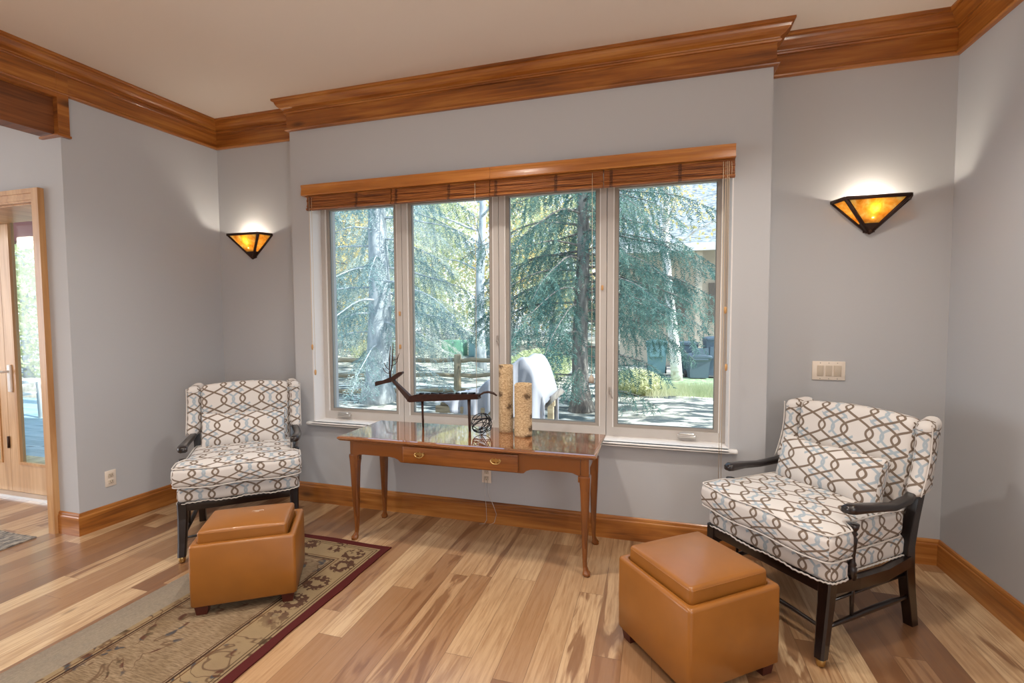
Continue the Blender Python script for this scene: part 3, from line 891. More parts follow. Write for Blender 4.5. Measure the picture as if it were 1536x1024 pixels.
dleg(.366, .225, .0115).build('leg', M['iron'], deer)
MB().tube([dp(.436, .240), dp(.452, .258), (dp(.475, .272)), dp(.510, .278), dp(.545, .272), dp(.570, .256)], [.007, .008, .009, .010, .010, .007], 6, flat=.8).build('tail', M['iron'], deer)
rr = random.Random(3)
for q in (.0, .045, .10, .155, .225, .28, .33, .39):
    mb = MB().rbox((0, 0, 0), (rr.uniform(.025, .046), .030, rr.uniform(.007, .014)), .003, 2)
    c = dp(q, .237+.026*(q+.03)/.47+.003, rr.uniform(-.006, .006))
    mb.xf(Matrix.Translation(c) @ Matrix.Rotation(rr.uniform(-.5, .5), 4, 'Z') @ Matrix.Rotation(rr.uniform(-.12, .12), 4, 'Y'))
    mb.build('metal_chip', M['wire'], deer)

# tangled wire ball
wb = MB(); rr = random.Random(11)
wc = Vector((-1.098, 3.005, TZ0+.0725)); Rw = .069
for k in range(9):
    ax = Vector((rr.uniform(-1, 1), rr.uniform(-1, 1), rr.uniform(-1, 1))).normalized()
    off = rr.choice([0, .25, -.3, .45, -.5, .1])
    u = ax.orthogonal().normalized(); w = ax.cross(u)
    r2 = math.sqrt(1-off*off)
    pts = [wc + (ax*off + (u*math.cos(a)+w*math.sin(a))*r2)*Rw*(1+.03*math.sin(3*a+k)) for a in [2*PI*j/26 for j in range(26)]]
    wb.tube(pts, .0026, 6, closed=True)
o = wb.build('wire_ball', M['wire'], None, wc); o.location = wc
tag(o, 'open ball of black wire on the desk between deer and birch vases', 'ornament')

def birch(x, y, r, h, seed, label, notch=None):
    rr = random.Random(seed); mb = MB()
    k = 36; secs = []
    ph = [rr.uniform(0, 6) for _ in range(4)]
    for i in range(25):
        z = h*i/24
        loop = []
        for j in range(k):
            a = 2*PI*j/k
            q = r*(1+.018*math.sin(2*a+ph[0])+.012*math.sin(3*a+ph[1]+z*9)+.010*math.sin(z*31+ph[2])+.008*math.sin(5*a+ph[3]))
            if i == 0: q *= .97
            zz = z
            if i == 24 and notch: zz -= notch*max(0, math.cos(a-R(205)))**6
            loop.append((q*math.cos(a), q*math.sin(a), zz))
        secs.append(loop)
    # inner wall
    secs.append([(p[0]*.86, p[1]*.86, p[2]-.002) for p in secs[-1]])
    secs.append([(p[0]*.82, p[1]*.82, h-.05) for p in secs[24]])
    mb.loft(secs, True)
    o = mb.build('birch_log_vase', M['birch']); o.location = (x, y, TZ0)
    MB().lathe([(r*.80, h-.052), (r*.80, h-.046)], (0, 0, 0), 24).build('dark_hollow', M['slot'], o)
    tag(o, label, 'vase', 'birch log vases on the desk')
birch(-.968, 3.130, .050, .455, 5, 'taller birch bark cylinder vase on the desk, left and behind the shorter one')
birch(-.824, 3.045, .057, .345, 8, 'shorter birch bark cylinder vase on the desk, right and in front of the taller one', .016)

# ------------------------------------------------------------- ottomans
def ottoman(x, y, rz, W, D, label, scuff=False, zoff=0.0, lid=(0, 0)):
    root = empty('ottoman', (x, y, zoff), label, 'ottoman', rz, 'tan leather storage ottomans')
    H1 = .388
    mb = MB()
    # outer box with a sunken rim: loft of rounded rectangles
    def rr_(hw, hd, z, r=.018, m=4):
        pts = []
        for (sx, sy, a0_) in ((1, 1, 0), (-1, 1, PI/2), (-1, -1, PI), (1, -1, 1.5*PI)):
            for k in range(m+1):
                a = a0_+k/m*PI/2
                pts.append((sx*(hw-r)+r*math.cos(a), sy*(hd-r)+r*math.sin(a), z))
        return pts
    a, b = W/2, D/2
    mb.loft([rr_(a-.004, b-.004, .055), rr_(a, b, .060), rr_(a+.001, b+.001, .2), rr_(a, b, H1-.014), rr_(a-.003, b-.003, H1-.004), rr_(a-.010, b-.010, H1),
             rr_(a-.026, b-.026, H1), rr_(a-.031, b-.031, H1-.004), rr_(a-.033, b-.033, H1-.05)], True)
    mb.build('body', M['leather'], root)
    lx, ly = W-.074, D-.074
    def puff(p, h):
        u, v = p.x/h[0], p.y/h[1]
        b_ = .016*(1-u*u)*(1-v*v)*(1 if p.z > 0 else 0)
        return (p.x*(1+.006*(1-abs(p.z)/h[2])), p.y*(1+.006*(1-abs(p.z)/h[2])), p.z+b_)
    lo = MB().rbox((lid[0], lid[1], .400), (lx, ly, .094), .016, 4, 10, puff).build('lid', M['leather'], root)
    pts = []
    hw, hd, r_ = lx/2-.001, ly/2-.001, .016
    for (sx, sy, a0_) in ((1, 1, 0), (-1, 1, PI/2), (-1, -1, PI), (1, -1, 1.5*PI)):
        for k in range(5):
            q = a0_+k/4*PI/2
            pts.append((lid[0]+sx*(hw-r_)+r_*math.cos(q), lid[1]+sy*(hd-r_)+r_*math.sin(q), .434))
    MB().tube(pts, .0022, 6, closed=True).build('seam', M['leather'], lo)
    if scuff:
        sc_ = MB().tube([(.03+.030*math.cos(q), .02+.010*math.sin(q)+.004*math.sin(3*q), .4622+.0006*math.cos(q)) for q in [j/20*2*PI for j in range(17)]], .0016, 5, flat=.5)
        sc_.build('pale_scuff', M['plate'], lo)
    for sx in (-1, 1):
        for sy in (-1, 1):
            MB().loft([[(sx*(a-.046) + dx*w_, sy*(b-.046)+dy*w_, z) for dx, dy in ((-1, -1), (1, -1), (1, 1), (-1, 1))] for z, w_ in ((0, .024), (.056, .032))]).build('foot', M['darkfoot'], root)


    return root

# ------------------------------------------------------------- armchairs
def make_armchair(label, rx, ry, rz):
    root = empty('armchair', (rx, ry, 0), label, 'armchair', rz, 'pair of trellis-patterned wing armchairs')
    F, E_, P_ = M['fabric'], M['ebony'], M['piping']
    # legs
    for s in (-1, 1):
        mb = MB()
        def sec(cx, cy, z, hx, hy, c=.3):
            p = [(-1, -1+c), (-1+c, -1), (1-c, -1), (1, -1+c), (1, 1-c), (1-c, 1), (-1+c, 1), (-1, 1-c)]
            return [(cx+a*hx, cy+b*hy, z) for a, b in p]
        x = s*.315
        mb.loft([sec(x*1.02, -.012, .036, .0225, .0225, .4), sec(x*1.01, .002, .12, .0235, .0235, .35), sec(x, .022, .26, .0265, .0265, .3), sec(x, .028, .335, .028, .028, .25), sec(x, .028, .36, .028, .028, .25)], False)
        lg = mb.build('front_leg', E_, root)
        MB().lathe([(.014, 0), (.0175, .004), (.019, .018), (.021, .036), (.018, .038)], (x*1.02, -.012, 0), 14).build('brass_cap', M['brass'], lg)
        mb = MB()
        x = s*.305
        mb.loft([sec(x, .665, 0, .021, .024, .1), sec(x, .650, .08, .021, .026, .1), sec(x, .628, .18, .022, .029, .1), sec(x, .610, .30, .023, .032, .1), sec(x, .608, .40, .023, .030, .1),
                 sec(x+s*.008, .625, .52, .021, .026, .1), sec(x+s*.018, .650, .66, .020, .022, .1), sec(x+s*.022, .665, .72, .018, .018, .1)], False)
        mb.build('rear_leg', E_, root)
    # seat rails
    mb = MB(); mb.rbox((0, .024, .330), (.60, .040, .050), .005, 2); mb.build('seat_rail', E_, root)
    for s in (-1, 1):
        mb = MB()
        pts = [(s*.315, .03, .330), (s*.330, .20, .322), (s*.332, .40, .320), (s*.315, .60, .330)]
        secs = []
        for (px, py, pz) in pts:
            secs.append([(px-.018, py, pz-.022), (px+.018, py, pz-.022), (px+.018, py, pz+.03), (px-.018, py, pz+.03)])
        mb.loft(secs); mb.build('seat_rail', E_, root)
    MB().rbox((0, .615, .33), (.58, .035, .05), .004, 2).build('seat_rail', E_, root)
    # stretchers
    for s in (-1, 1):
        x = s*.312
        mb = MB().tube([(x, .05, .150), (x, .12, .152), (x, .30, .156), (x, .50, .156), (x, .58, .152), (x*.99, .635, .150)], [.007, .010, .014, .014, .009, .007], 10)
        st = mb.build('side_stretcher', E_, root)
        MB().tube([(x*.99, .20, .310), (x, .20, .26), (x, .20, .152)], [.011, .010, .007], 8).build('spindle', E_, st)
        MB().tube([(x, .05, .262), (x, .34, .266), (x*.99, .61, .262)], [.006, .009, .006], 8).build('side_stretcher', E_, root)
    MB().tube([(-.31, .05, .125), (-.15, .06, .128), (0, .065, .13), (.15, .06, .128), (.31, .05, .125)], [.007, .010, .013, .010, .007], 10).build('front_stretcher', E_, root)
    # sprung seat deck and loose cushion
    def tw(p, h):   # T shape: narrower behind the arm posts, rounded crown
        y = p.y; nar = 1.0 if y < -.150 else (.865 if y > -.115 else 1.0-.135*(y+.150)/.035)
        return (p.x*nar, p.y, p.z)
    def deckf(p, h):
        y = p.y; nar = 1.0 if y < -.19 else (.895 if y > -.15 else 1.0-.105*(y+.19)/.04)
        bow = .010*(1-(p.x/h[0])**2)
        return (p.x*nar, p.y-(bow if p.y < 0 else 0), p.z)
    dk = MB().rbox((0, .305, .405), (.692, .600, .105), .034, 5, 14, deckf, (.03, .07)).build('seat_deck', F, root)
    def edge_loop(hw, hd, cy, z, r, f, nar_y, amp=0, nn_=1):
        pts = []
        for (sx, sy, a0_) in ((1, 1, 0), (-1, 1, PI/2), (-1, -1, PI), (1, -1, 1.5*PI)):
            pc = []
            for k in range(7):
                q = a0_+k/6*PI/2
                pc.append((sx*(hw-r)+r*math.cos(q), sy*(hd-r)+r*math.sin(q)))
            pts += pc
        # densify
        out = []
        for i in range(len(pts)):
            p, q = Vector(pts[i]), Vector(pts[(i+1) % len(pts)])
            m = max(1, int((q-p).length/.014))
            for k in range(m): out.append(p.lerp(q, k/m))
        res = []
        for i, p in enumerate(out):
            x, y, _ = f(Vector((p.x, p.y, 0)), (hw, hd, .05))
            res.append((x, y+cy, z+(amp*(1 if i % 2 else -1))+.004*math.sin(p.x*23)+.002*math.sin(p.x*61)))
        return res
    MB().tube(edge_loop(.346, .300, .305, .357, .03, deckf, 0, .0022), .0042, 6, closed=True).build('scalloped_trim', P_, dk)
    def crn(p, h):
        x, y, z = tw(p, h)
        u, v = x/h[0], y/h[1]
        crown_ = (1-u**4)*(1-v**4)
        z2 = z*(.80+.20*crown_) + (.016*crown_ if z > 0 else 0)
        wv = .005*math.sin(x*17+1)*(1 if y < -.1 else .3)
        bow = .014*(1-u*u) if y < 0 else 0
        return (x*(1+.010*(1-(z/h[2])**2)), y*(1+.014*(1-(z/h[2])**2)) - bow, z2+wv)
    cu = MB().rbox((0, .268, .520), (.725, .605, .152), .036, 5, 18, crn, (0, .02)).build('seat_cushion', F, root)
    for sz in (-1, 1):
        pts = []
        for p in edge_loop(.3625-.006, .3025-.006, 0, 0, .03, lambda p, h: (p.x, p.y, 0), 0):
            q = crn(Vector((p[0], p[1], sz*.068)), (.3625, .3025, .076)); pts.append((q[0]*1.004, q[1]+.268, q[2]+.520+sz*.003))
        MB().tube(pts, .0040, 6, closed=True).build('piping', P_, cu)
    # back: panel between two wings
    def backf(p, h):
        u = p.x/h[0]; w = p.z/h[2]
        arch = .022*(1-u*u)*(w > 0)*abs(w)
        bul = (.020*(1-u*u)*(1-w*w) if p.y < 0 else 0)
        lean = .105*(p.z+h[2])/(2*h[2])
        return (p.x*(.96+.05*(w+1)/2), p.y-bul+lean+.012*u*u*(-1), p.z+arch)
    bk = MB().rbox((0, .610, .705), (.590, .090, .585), .036, 5, 14, backf, (.02, .0)).build('back', F, root)
    for s in (-1, 1):
        def wingf(p, h, s=s):
            w = (p.z+h[2])/(2*h[2])
            lean = .075*w + .035
            fwd = p.y < 0
            curve = .030*math.sin(PI*w)*(1 if fwd else 0)
            top = -.020*(1-(p.y+h[1])/(2*h[1]))*(1 if w > .9 else 0)
            fl = s*(.030*(h[1]-p.y)/(2*h[1]))            # front edge turns outward
            return (p.x+fl, p.y+lean+curve, p.z+top)
        wg = MB().rbox((s*.312, .600, .835), (.082, .160, .365), .036, 5, 10, wingf, (.05, .0)).build('wing', F, root)
        pts = []
        for k in range(15):
            z = -.170+.34*k/14
            q = wingf(Vector((s*.036, -.072, z)), (.041, .080, .1825))
            pts.append((q[0]+s*.312, q[1]+.600, q[2]+.835))
        MB().tube(pts, .0034, 6).build('piping', P_, wg)
        # arm
        pts = [(s*.322, .126, .658), (s*.328, .156, .660), (s*.342, .26, .654), (s*.352, .40, .640), (s*.342, .53, .648), (s*.325, .62, .668)]
        secs = []
        for k, (px, py, pz) in enumerate(pts):
            hw = [.022, .029, .026, .023, .022, .018][k]; hh = [.015, .020, .017, .015, .016, .018][k]
            c = .35
            p8 = [(-1, -1+c), (-1+c, -1), (1-c, -1), (1, -1+c), (1, 1-c), (1-c, 1), (-1+c, 1), (-1, 1-c)]
            secs.append([(px+a*hw, py, pz+b*hh) for a, b in p8][::-1])
        am = MB().loft(secs, True).build('arm', E_, root)
        MB().lathe([(.019, 0), (.019, .05), (.013, .056), (.018, .066), (.012, .078), (.011, .10), (.016, .155), (.019, .178), (.012, .190), (.019, .202), (.013, .212), (.021, .226), (.024, .245)], (s*.332, .162, .350), 14).build('arm_post', E_, root)
    return root
R_LAB = 'trellis-patterned wing armchair with dark wooden legs standing in the right corner'
L_LAB = 'trellis-patterned wing armchair with dark wooden legs at left, partly on the runner'
ch = make_armchair(R_LAB, .500, 2.560, R(-50.5))
c2 = copy_tree(ch); c2['label'] = L_LAB
c2.location = (-2.545, 2.445, .003); c2.rotation_euler = (0, 0, R(41))

def lumbar(cx, cy, rz, label, loc_y=.485):
    def pf(p, h):
        u, w = p.x/h[0], p.z/h[2]
        k = (1-abs(u)**3)*(1-abs(w)**2.5)
        y = p.y*(.25+.95*max(0, k)**.5) 
        x = p.x*(1-.03*(1-w*w)); z = p.z*(1-.05*(1-u*u)) + .004*math.sin(p.x*21)
        return (x, y, z)
    mb = MB().rbox((0, 0, 0), (.545, .135, .250), .022, 4, 14, pf, (.045, .03))
    M4 = Matrix.Rotation(rz, 4, 'Z') @ Matrix.Translation((0, loc_y, .698)) @ Matrix.Rotation(R(-17), 4, 'X')
    o = mb.build('lumbar_pillow', M['fabric'])
    pts = []
    for k in range(64):
        a = 2*PI*k/64
        x = .268*max(-1, min(1, 1.35*math.cos(a))); z = .121*max(-1, min(1, 1.35*math.sin(a)))
        q = pf(Vector((x, 0, z)), (.2725, .0675, .125)); pts.append((q[0], 0, q[2]))
    pp = MB().tube(pts, .0038, 6, closed=True).build('piping', M['piping'], o)
    o.matrix_world = Matrix.Translation((cx, cy, 0)) @ M4
    tag(o, label, 'pillow', 'lumbar pillows on the armchairs')
    return o
lumbar(.500, 2.560, R(-50.5), 'trellis-patterned lumbar pillow leaning on the armchair in the right corner')
lumbar(-2.545, 2.445, R(41), 'trellis-patterned lumbar pillow leaning on the armchair at the left')

ottoman(.178, 2.228, R(38.5), .482, .472, 'tan leather storage ottoman standing on the bare floor before the right armchair')
lo_ = ottoman(-2.100, 2.082, R(33.0), .490, .375, 'tan leather ottoman on the runner before the left armchair, pale scuff on its lid', True, .008, (-.008, .0))
lo_.scale = (1, 1, .94)

# ------------------------------------------------------------- rugs
def rug(name, mat, W, L, loc, rz, label, t_=.008):
    k = 24; mb = MB(); rr = random.Random(4)
    xs = [-W*i/k for i in range(k+1)]; ys = [-L*i/(2*k) for i in range(2*k+1)]
    def e(x, y):
        return .0035*math.sin(y*9+x)+.002*math.sin(y*23)
    vs = []; fs = []
    for y in ys:
        for x in xs:
            vs.append((x + (e(0, y) if x in (0,) else 0), y + (.004*math.sin(x*11) if y == 0 else 0), t_))
    n = k+1
    for j in range(2*k):
        for i in range(k):
            fs.append((j*n+i, (j+1)*n+i, (j+1)*n+i+1, j*n+i+1))
    bd = [i for i in range(n)] + [j*n+k for j in range(1, 2*k+1)] + [2*k*n+i for i in range(k-1, -1, -1)] + [j*n for j in range(2*k-1, 0, -1)]
    b0 = len(vs); vs += [(vs[i][0], vs[i][1], .0005) for i in bd]
    m = len(bd)
    for i in range(m):
        j = (i+1) % m; fs.append((bd[i], bd[j], b0+j, b0+i))
    mb.add(vs, fs, smooth=False)
    o = mb.build(name, mat); o.location = loc; o.rotation_euler = (0, 0, rz)
    return tag(o, label, 'rug')
rug('runner_rug', M['rug'], .97, 2.3, (-1.633, 2.742, 0), R(-1.2), 'beige oriental runner with vine motifs and burgundy binding, lying under the left ottoman')
rug('door_mat', M['greyrug'], .9, .62, (-4.060, 2.205, 0), R(1), 'grey woven mat on the floor before the garden doors at far left', .010)

# ------------------------------------------------------------- outdoors
GZ = -.2
M['ground'] = m_noise('yard_ground', [(.34, srgb(66, 80, 86)), (.46, srgb(104, 112, 112)), (.52, srgb(176, 172, 160)), (.58, srgb(236, 232, 224)), (.7, srgb(246, 244, 240))], 2.2, 8, .95, .8, (1, 2.2, 1), .6, .05)  # dark stops mix leaf litter with painted shade, pale stops are painted sun patches
M['lawn'] = m_noise('lawn_grass', [(.32, srgb(120, 150, 112)), (.5, srgb(170, 190, 150)), (.68, srgb(214, 214, 178))], 9, 5, .95, .8, (1, 1, 1), 0, .05)
M['bark'] = m_noise('grey_bark', [(.3, srgb(96, 92, 92)), (.5, srgb(140, 134, 130)), (.7, srgb(182, 176, 170))], 12, 5, .9, 1, (1, 1, .25), .4, .02)
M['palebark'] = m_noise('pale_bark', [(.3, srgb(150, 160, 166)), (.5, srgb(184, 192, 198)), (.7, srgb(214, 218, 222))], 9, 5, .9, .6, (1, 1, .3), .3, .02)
M['birchbark'] = m_noise('white_bark', [(.3, srgb(188, 178, 166)), (.5, srgb(230, 226, 222)), (.7, srgb(246, 244, 244))], 8, 4, .8, .4, (1, 1, 1.5), .3, .02)
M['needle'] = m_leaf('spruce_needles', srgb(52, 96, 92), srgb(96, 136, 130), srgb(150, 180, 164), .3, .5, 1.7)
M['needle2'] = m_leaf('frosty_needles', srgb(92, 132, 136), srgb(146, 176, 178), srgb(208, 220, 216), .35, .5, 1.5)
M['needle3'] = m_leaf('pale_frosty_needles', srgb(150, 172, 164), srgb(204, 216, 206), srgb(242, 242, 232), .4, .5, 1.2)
M['yleaf'] = m_leaf('autumn_leaves', srgb(206, 196, 140), srgb(240, 222, 160), srgb(250, 214, 150), .5, .6, .9)  # yellow leaves, paled in colour for the overexposed background glow
M['gleaf'] = m_leaf('pale_green_leaves', srgb(170, 186, 140), srgb(214, 220, 180), srgb(240, 236, 204), .5, .6, .9)  # paleness in the colour stands in for the same bright glow
M['railw'] = m_wood('weathered_rail', srgb(140, 124, 104), srgb(186, 168, 140), srgb(214, 198, 168), .9, 0, 1.2)
M['cover'] = m_plain('white_tarpaulin', srgb(176, 178, 190), .55, spec=.4)
M['bin'] = m_plain('slate_plastic', srgb(86, 104, 120), .5)
M['binteal'] = m_plain('teal_plastic', srgb(120, 160, 168), .5)
M['shingle'] = m_noise('grey_shingles', [(.35, srgb(104, 110, 116)), (.5, srgb(150, 156, 160)), (.62, srgb(188, 192, 194))], 3, 4, .9, .6, (2, 1, 9), 0, .03)
M['stucco'] = m_plain('beige_siding', srgb(206, 190, 170), .9, var=.06, vscale=2)
M['darkopen'] = m_plain('dark_garage', srgb(120, 108, 98), .8)
M['greenbox'] = m_plain('green_painted_metal', srgb(120, 176, 150), .6)
M['redbeam'] = m_plain('dark_red_stain', srgb(104, 44, 36), .6)
M['deckw'] = m_wood('blue_grey_deck', srgb(120, 150, 160), srgb(160, 188, 198), srgb(190, 212, 218), .7, 0, .8)
M['stone'] = m_noise('pale_stone', [(.3, srgb(150, 148, 140)), (.55, srgb(206, 202, 192)), (.75, srgb(236, 232, 222))], 7, 4, .9, .8, (1, 1, 1), 0, .02)

g = MB()
N = 60
vs = []; fs = []
for j in range(N+1):
    y = 3.62 + 62*(j/N)**2
    for i in range(N+1):
        x = -45 + 65*i/N
        z = GZ + .05*math.sin(x*.9+y*.7)*min(1, (y-3.6)*.3) + .03*math.sin(x*2.3-y*1.3) + max(0, y-19)*.035
        vs.append((x, y, z))
for j in range(N):
    for i in range(N):
        a = j*(N+1)+i; fs.append((a, a+1, a+N+2, a+N+1))
g.add(vs, fs)
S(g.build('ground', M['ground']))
S(MB().box(-20, 8, -30, -3.8, -.3, -.12).build('ground', M['lawn']))
tag(MB().add([(-.3, 12.6, GZ+.035), (3.6, 11.6, GZ+.035), (5, 13.8, GZ+.035), (-.2, 14.0, GZ+.035), (-.3, 12.6, GZ-.1), (3.6, 11.6, GZ-.1), (5, 13.8, GZ-.1), (-.2, 14.0, GZ-.1)],
    [(0,1,2,3), (4,7,6,5), (0,4,5,1), (1,5,6,2), (2,6,7,3), (3,7,4,0)], smooth=False).build('lawn', M['lawn']), 'strip of green lawn in front of the trash bins', 'grass', kind='stuff')

def np_mesh(name, V, F, mat, parent=None, off=(0,0,0)):
    V = np.asarray(V, dtype=np.float32) - np.asarray(off, dtype=np.float32)
    F = np.asarray(F, dtype=np.int32)
    me = bpy.data.meshes.new(name)
    me.vertices.add(len(V)); me.vertices.foreach_set('co', V.ravel())
    k = F.shape[1]
    me.loops.add(F.size); me.loops.foreach_set('vertex_index', F.ravel())
    me.polygons.add(len(F)); me.polygons.foreach_set('loop_start', np.arange(0, F.size, k, dtype=np.int32))
    me.polygons.foreach_set('loop_total', np.full(len(F), k, dtype=np.int32))
    me.materials.append(mat); me.update(); me.validate()
    o = bpy.data.objects.new(name, me); COL.objects.link(o)
    if parent is not None: o.parent = parent
    return o

def needles(P, T, n, ln, wd, rng, spread=.9):
    """P, T: twig sample points and directions; n blades on every sample"""
    P = np.repeat(P, n, 0); T = np.repeat(T, n, 0); m = len(P)
    r = rng.normal(size=(m, 3)); r -= (r*T).sum(1, keepdims=True)*T
    r /= np.linalg.norm(r, axis=1, keepdims=True)+1e-9
    D = T*.75 + r*spread; D /= np.linalg.norm(D, axis=1, keepdims=True)
    s = np.cross(D, rng.normal(size=(m, 3))); s /= np.linalg.norm(s, axis=1, keepdims=True)+1e-9
    L = (ln*rng.uniform(.7, 1.2, (m, 1)))
    a = P - s*wd; b = P + s*wd; c = P + D*L
    V = np.stack([a, b, c], 1).reshape(-1, 3)
    return V

def spruce(name, base, r0, H_, branches, mat, barkm, label, seed=1, lean=(0, 0), ndl=(3, .075, .007), step=.035, cat='tree'):
    rng = np.random.default_rng(seed)
    root = empty(name, base, label, cat)
    tk = MB()
    pts = []; rad = []
    for i in range(14):
        t_ = i/13
        pts.append((lean[0]*t_*H_+.03*math.sin(t_*9+seed), lean[1]*t_*H_, -.05+t_*H_)); rad.append(r0*(1-.62*t_)*(1+.9*max(0, .05-t_)/.05*.6))
    tk.tube(pts, rad, 14); tk.build('trunk', barkm, root)
    wood = MB(); PP = []; TT = []
    for (z0, az, L, up, droop) in branches:
        az = R(az); dx, dy = math.cos(az), math.sin(az)
        n = max(6, int(L/.16)); ax = []
        for i in range(n+1):
            s = i/n
            ax.append(np.array([lean[0]*z0+dx*L*s, lean[1]*z0+dy*L*s, z0+up*L*s-droop*L*s*s + .02*math.sin(s*11+az)]))
        wood.tube([tuple(p) for p in ax], [max(.004, .020*(1-s/n)*min(1.3, L/1.6)) for s in range(n+1)], 5)
        nt = int(L/.055)
        for k in range(nt):
            s = .12+.88*(k+rng.random())/nt
            f = s*n; i = min(n-1, int(f)); p = ax[i]+(ax[i+1]-ax[i])*(f-i)
            sd = 1 if k % 2 else -1
            tl = (.20+.42*math.sin(PI*min(1, s*.9+.1)))*rng.uniform(.6, 1.1)*min(1.2, L/1.7)
            out = np.array([dx*.45-dy*sd*rng.uniform(.25, .9), dy*.45+dx*sd*rng.uniform(.25, .9), -rng.uniform(.25, 1.0)])
            out /= np.linalg.norm(out)
            m = max(2, int(tl/step)); q = p.copy(); d_ = out.copy()
            for j in range(m):
                d_ = d_ + np.array([0, 0, -.09]); d_ /= np.linalg.norm(d_)
                q = q + d_*step; PP.append(q.copy()); TT.append(d_.copy())
        for i in range(n):   # needles along the bough too
            if i/n > .25:
                t_ = ax[i+1]-ax[i]; t_ = t_/np.linalg.norm(t_)
                for j in range(4): PP.append(ax[i]+(ax[i+1]-ax[i])*j/4); TT.append(t_)
    wood.build('boughs', barkm, root)
    V = needles(np.array(PP), np.array(TT), ndl[0], ndl[1], ndl[2], rng)
    np_mesh('needles', V, np.arange(len(V)).reshape(-1, 3), mat, root)
    return root

def brs(seed, zs, n, L0, L1, up=.12, dr=.42, azs=None):
    rr = random.Random(seed); out = []
    for k in range(n):
        t_ = k/max(1, n-1); z = zs[0]+(zs[1]-zs[0])*t_+rr.uniform(-.05, .05)
        az = rr.uniform(*azs) if azs else (k*137.5+rr.uniform(-15, 15))
        L = (L0+(L1-L0)*t_)*rr.uniform(.8, 1.12)
        out.append((z, az, L, up*rr.uniform(.5, 1.5), dr*rr.uniform(.8, 1.25)))
    return out
# the spruce before the third and fourth panes
b = brs(2, (1.75, 5.6), 60, 2.5, 1.6)
b += [(2.7, 4, 2.7, .05, .42), (2.45, -6, 2.5, .05, .45), (3.2, 12, 2.6, .12, .40), (3.9, -3, 2.4, .15, .36), (2.2, -28, 2.2, .0, .42), (2.9, 172, 2.2, .05, .42), (2.4, 188, 2.0, .0, .42)]
b += brs(4, (.5, 1.6), 9, 1.5, 1.9, .02, .30)
spruce('spruce_tree', (-1.304, 8.96, GZ), .165, 6.0, b, M['needle'], M['bark'], 'tall blue-green spruce with bare lower trunk behind the third and fourth panes', 3)
# the thick leaning trunk on the left with frosty boughs
b = brs(9, (1.9, 3.4), 16, 2.3, 2.0, .02, .36) + brs(10, (.95, 1.8), 8, 1.6, 2.0, .0, .30) + brs(12, (3.6, 5.6), 26, 2.1, 1.5)
spruce('spruce_tree', (-5.23, 8.42, GZ), .27, 6.2, b, M['needle2'], M['palebark'], 'thick pale grey spruce trunk with hanging blue boughs, seen through the leftmost pane', 5, (.012, 0), (3, .075, .006), .04)
b = brs(21, (.9, 5.8), 52, 2.4, 1.4)
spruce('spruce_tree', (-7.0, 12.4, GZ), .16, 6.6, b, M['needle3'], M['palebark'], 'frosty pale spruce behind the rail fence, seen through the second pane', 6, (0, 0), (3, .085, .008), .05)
b = brs(31, (2.0, 5.6), 24, 2.2, 1.4)
spruce('spruce_tree', (-9.15, 11.7, GZ), .17, 6.4, b, M['needle2'], M['bark'], 'slimmer spruce trunk standing at the rail fence, far left in the leftmost pane', 7, (0, 0), (3, .085, .008), .06)

def leafy(name, base, r0, H_, mat, barkm, label, seed, nb=11, crown=(2.5, .5), nleaf=5000, ls=.07, lean=(0, 0), group=None, zlow=.35):
    rng = np.random.default_rng(seed); rr = random.Random(seed)
    root = empty(name, base, label, 'tree', group=group)
    pts = [(lean[0]*t_*H_+.06*math.sin(t_*7+seed), lean[1]*t_*H_, -.05+t_*H_) for t_ in [i/10 for i in range(11)]]
    MB().tube(pts, [r0*(1-.75*i/10) for i in range(11)], 10).build('trunk', barkm, root)
    wood = MB(); ends = []
    for k in range(nb):
        t_ = zlow+(1-zlow)*k/nb; z = t_*H_; az = k*2.4+rr.uniform(-.3, .3); L = crown[0]*rr.uniform(.7, 1.1)*(1-.35*t_)
        c = [Vector((lean[0]*z, lean[1]*z, z))]
        for j in range(1, 6):
            s = j/5
            c.append(Vector((lean[0]*z+math.cos(az)*L*s+rr.uniform(-.06, .06), lean[1]*z+math.sin(az)*L*s+rr.uniform(-.06, .06), z+crown[1]*L*s+rr.uniform(-.06, .06))))
        wood.tube(c, [.035*(1-j/6.2)*r0/.15 for j in range(6)], 5); ends += c[2:]
        for j in (2, 3, 4):
            q = c[j]; e = q+Vector((rr.uniform(-1, 1), rr.uniform(-1, 1), rr.uniform(.1, .9)))*L*.35
            wood.tube([q, (q+e)/2+Vector((0, 0, .05)), e], [.013, .009, .004], 4); ends.append(e)
    wood.build('branches', barkm, root)
    if nleaf:
        E0 = np.array([tuple(e) for e in ends])
        P_ = E0[rng.integers(0, len(E0), nleaf)] + rng.normal(size=(nleaf, 3))*np.array([.34, .34, .30])*crown[0]/2.2
        a = rng.normal(size=(nleaf, 3)); a /= np.linalg.norm(a, axis=1, keepdims=True)
        b_ = np.cross(a, rng.normal(size=(nleaf, 3))); b_ /= np.linalg.norm(b_, axis=1, keepdims=True)
        s = ls*rng.uniform(.6, 1.2, (nleaf, 1))
        V = np.stack([P_-a*s, P_+b_*s*.55, P_+a*s, P_-b_*s*.55], 1).reshape(-1, 3)
        np_mesh('leaves', V, np.arange(len(V)).reshape(-1, 4), mat, root)
    return root
leafy('bare_tree', (-5.02, 13.74, GZ), .19, 7.5, None, M['palebark'], 'straight grey bare trunk behind the fence, at the right edge of the second pane', 3, 12, (2.6, .35), 0, lean=(.004, 0))
leafy('birch_tree', (.50, 13.3, GZ), .15, 7.0, M['yleaf'], M['birchbark'], 'white-barked tree left of the dark trash bins, in the rightmost pane', 14, 11, (2.3, .5), 1600, .06, lean=(-.055, 0), zlow=.5)
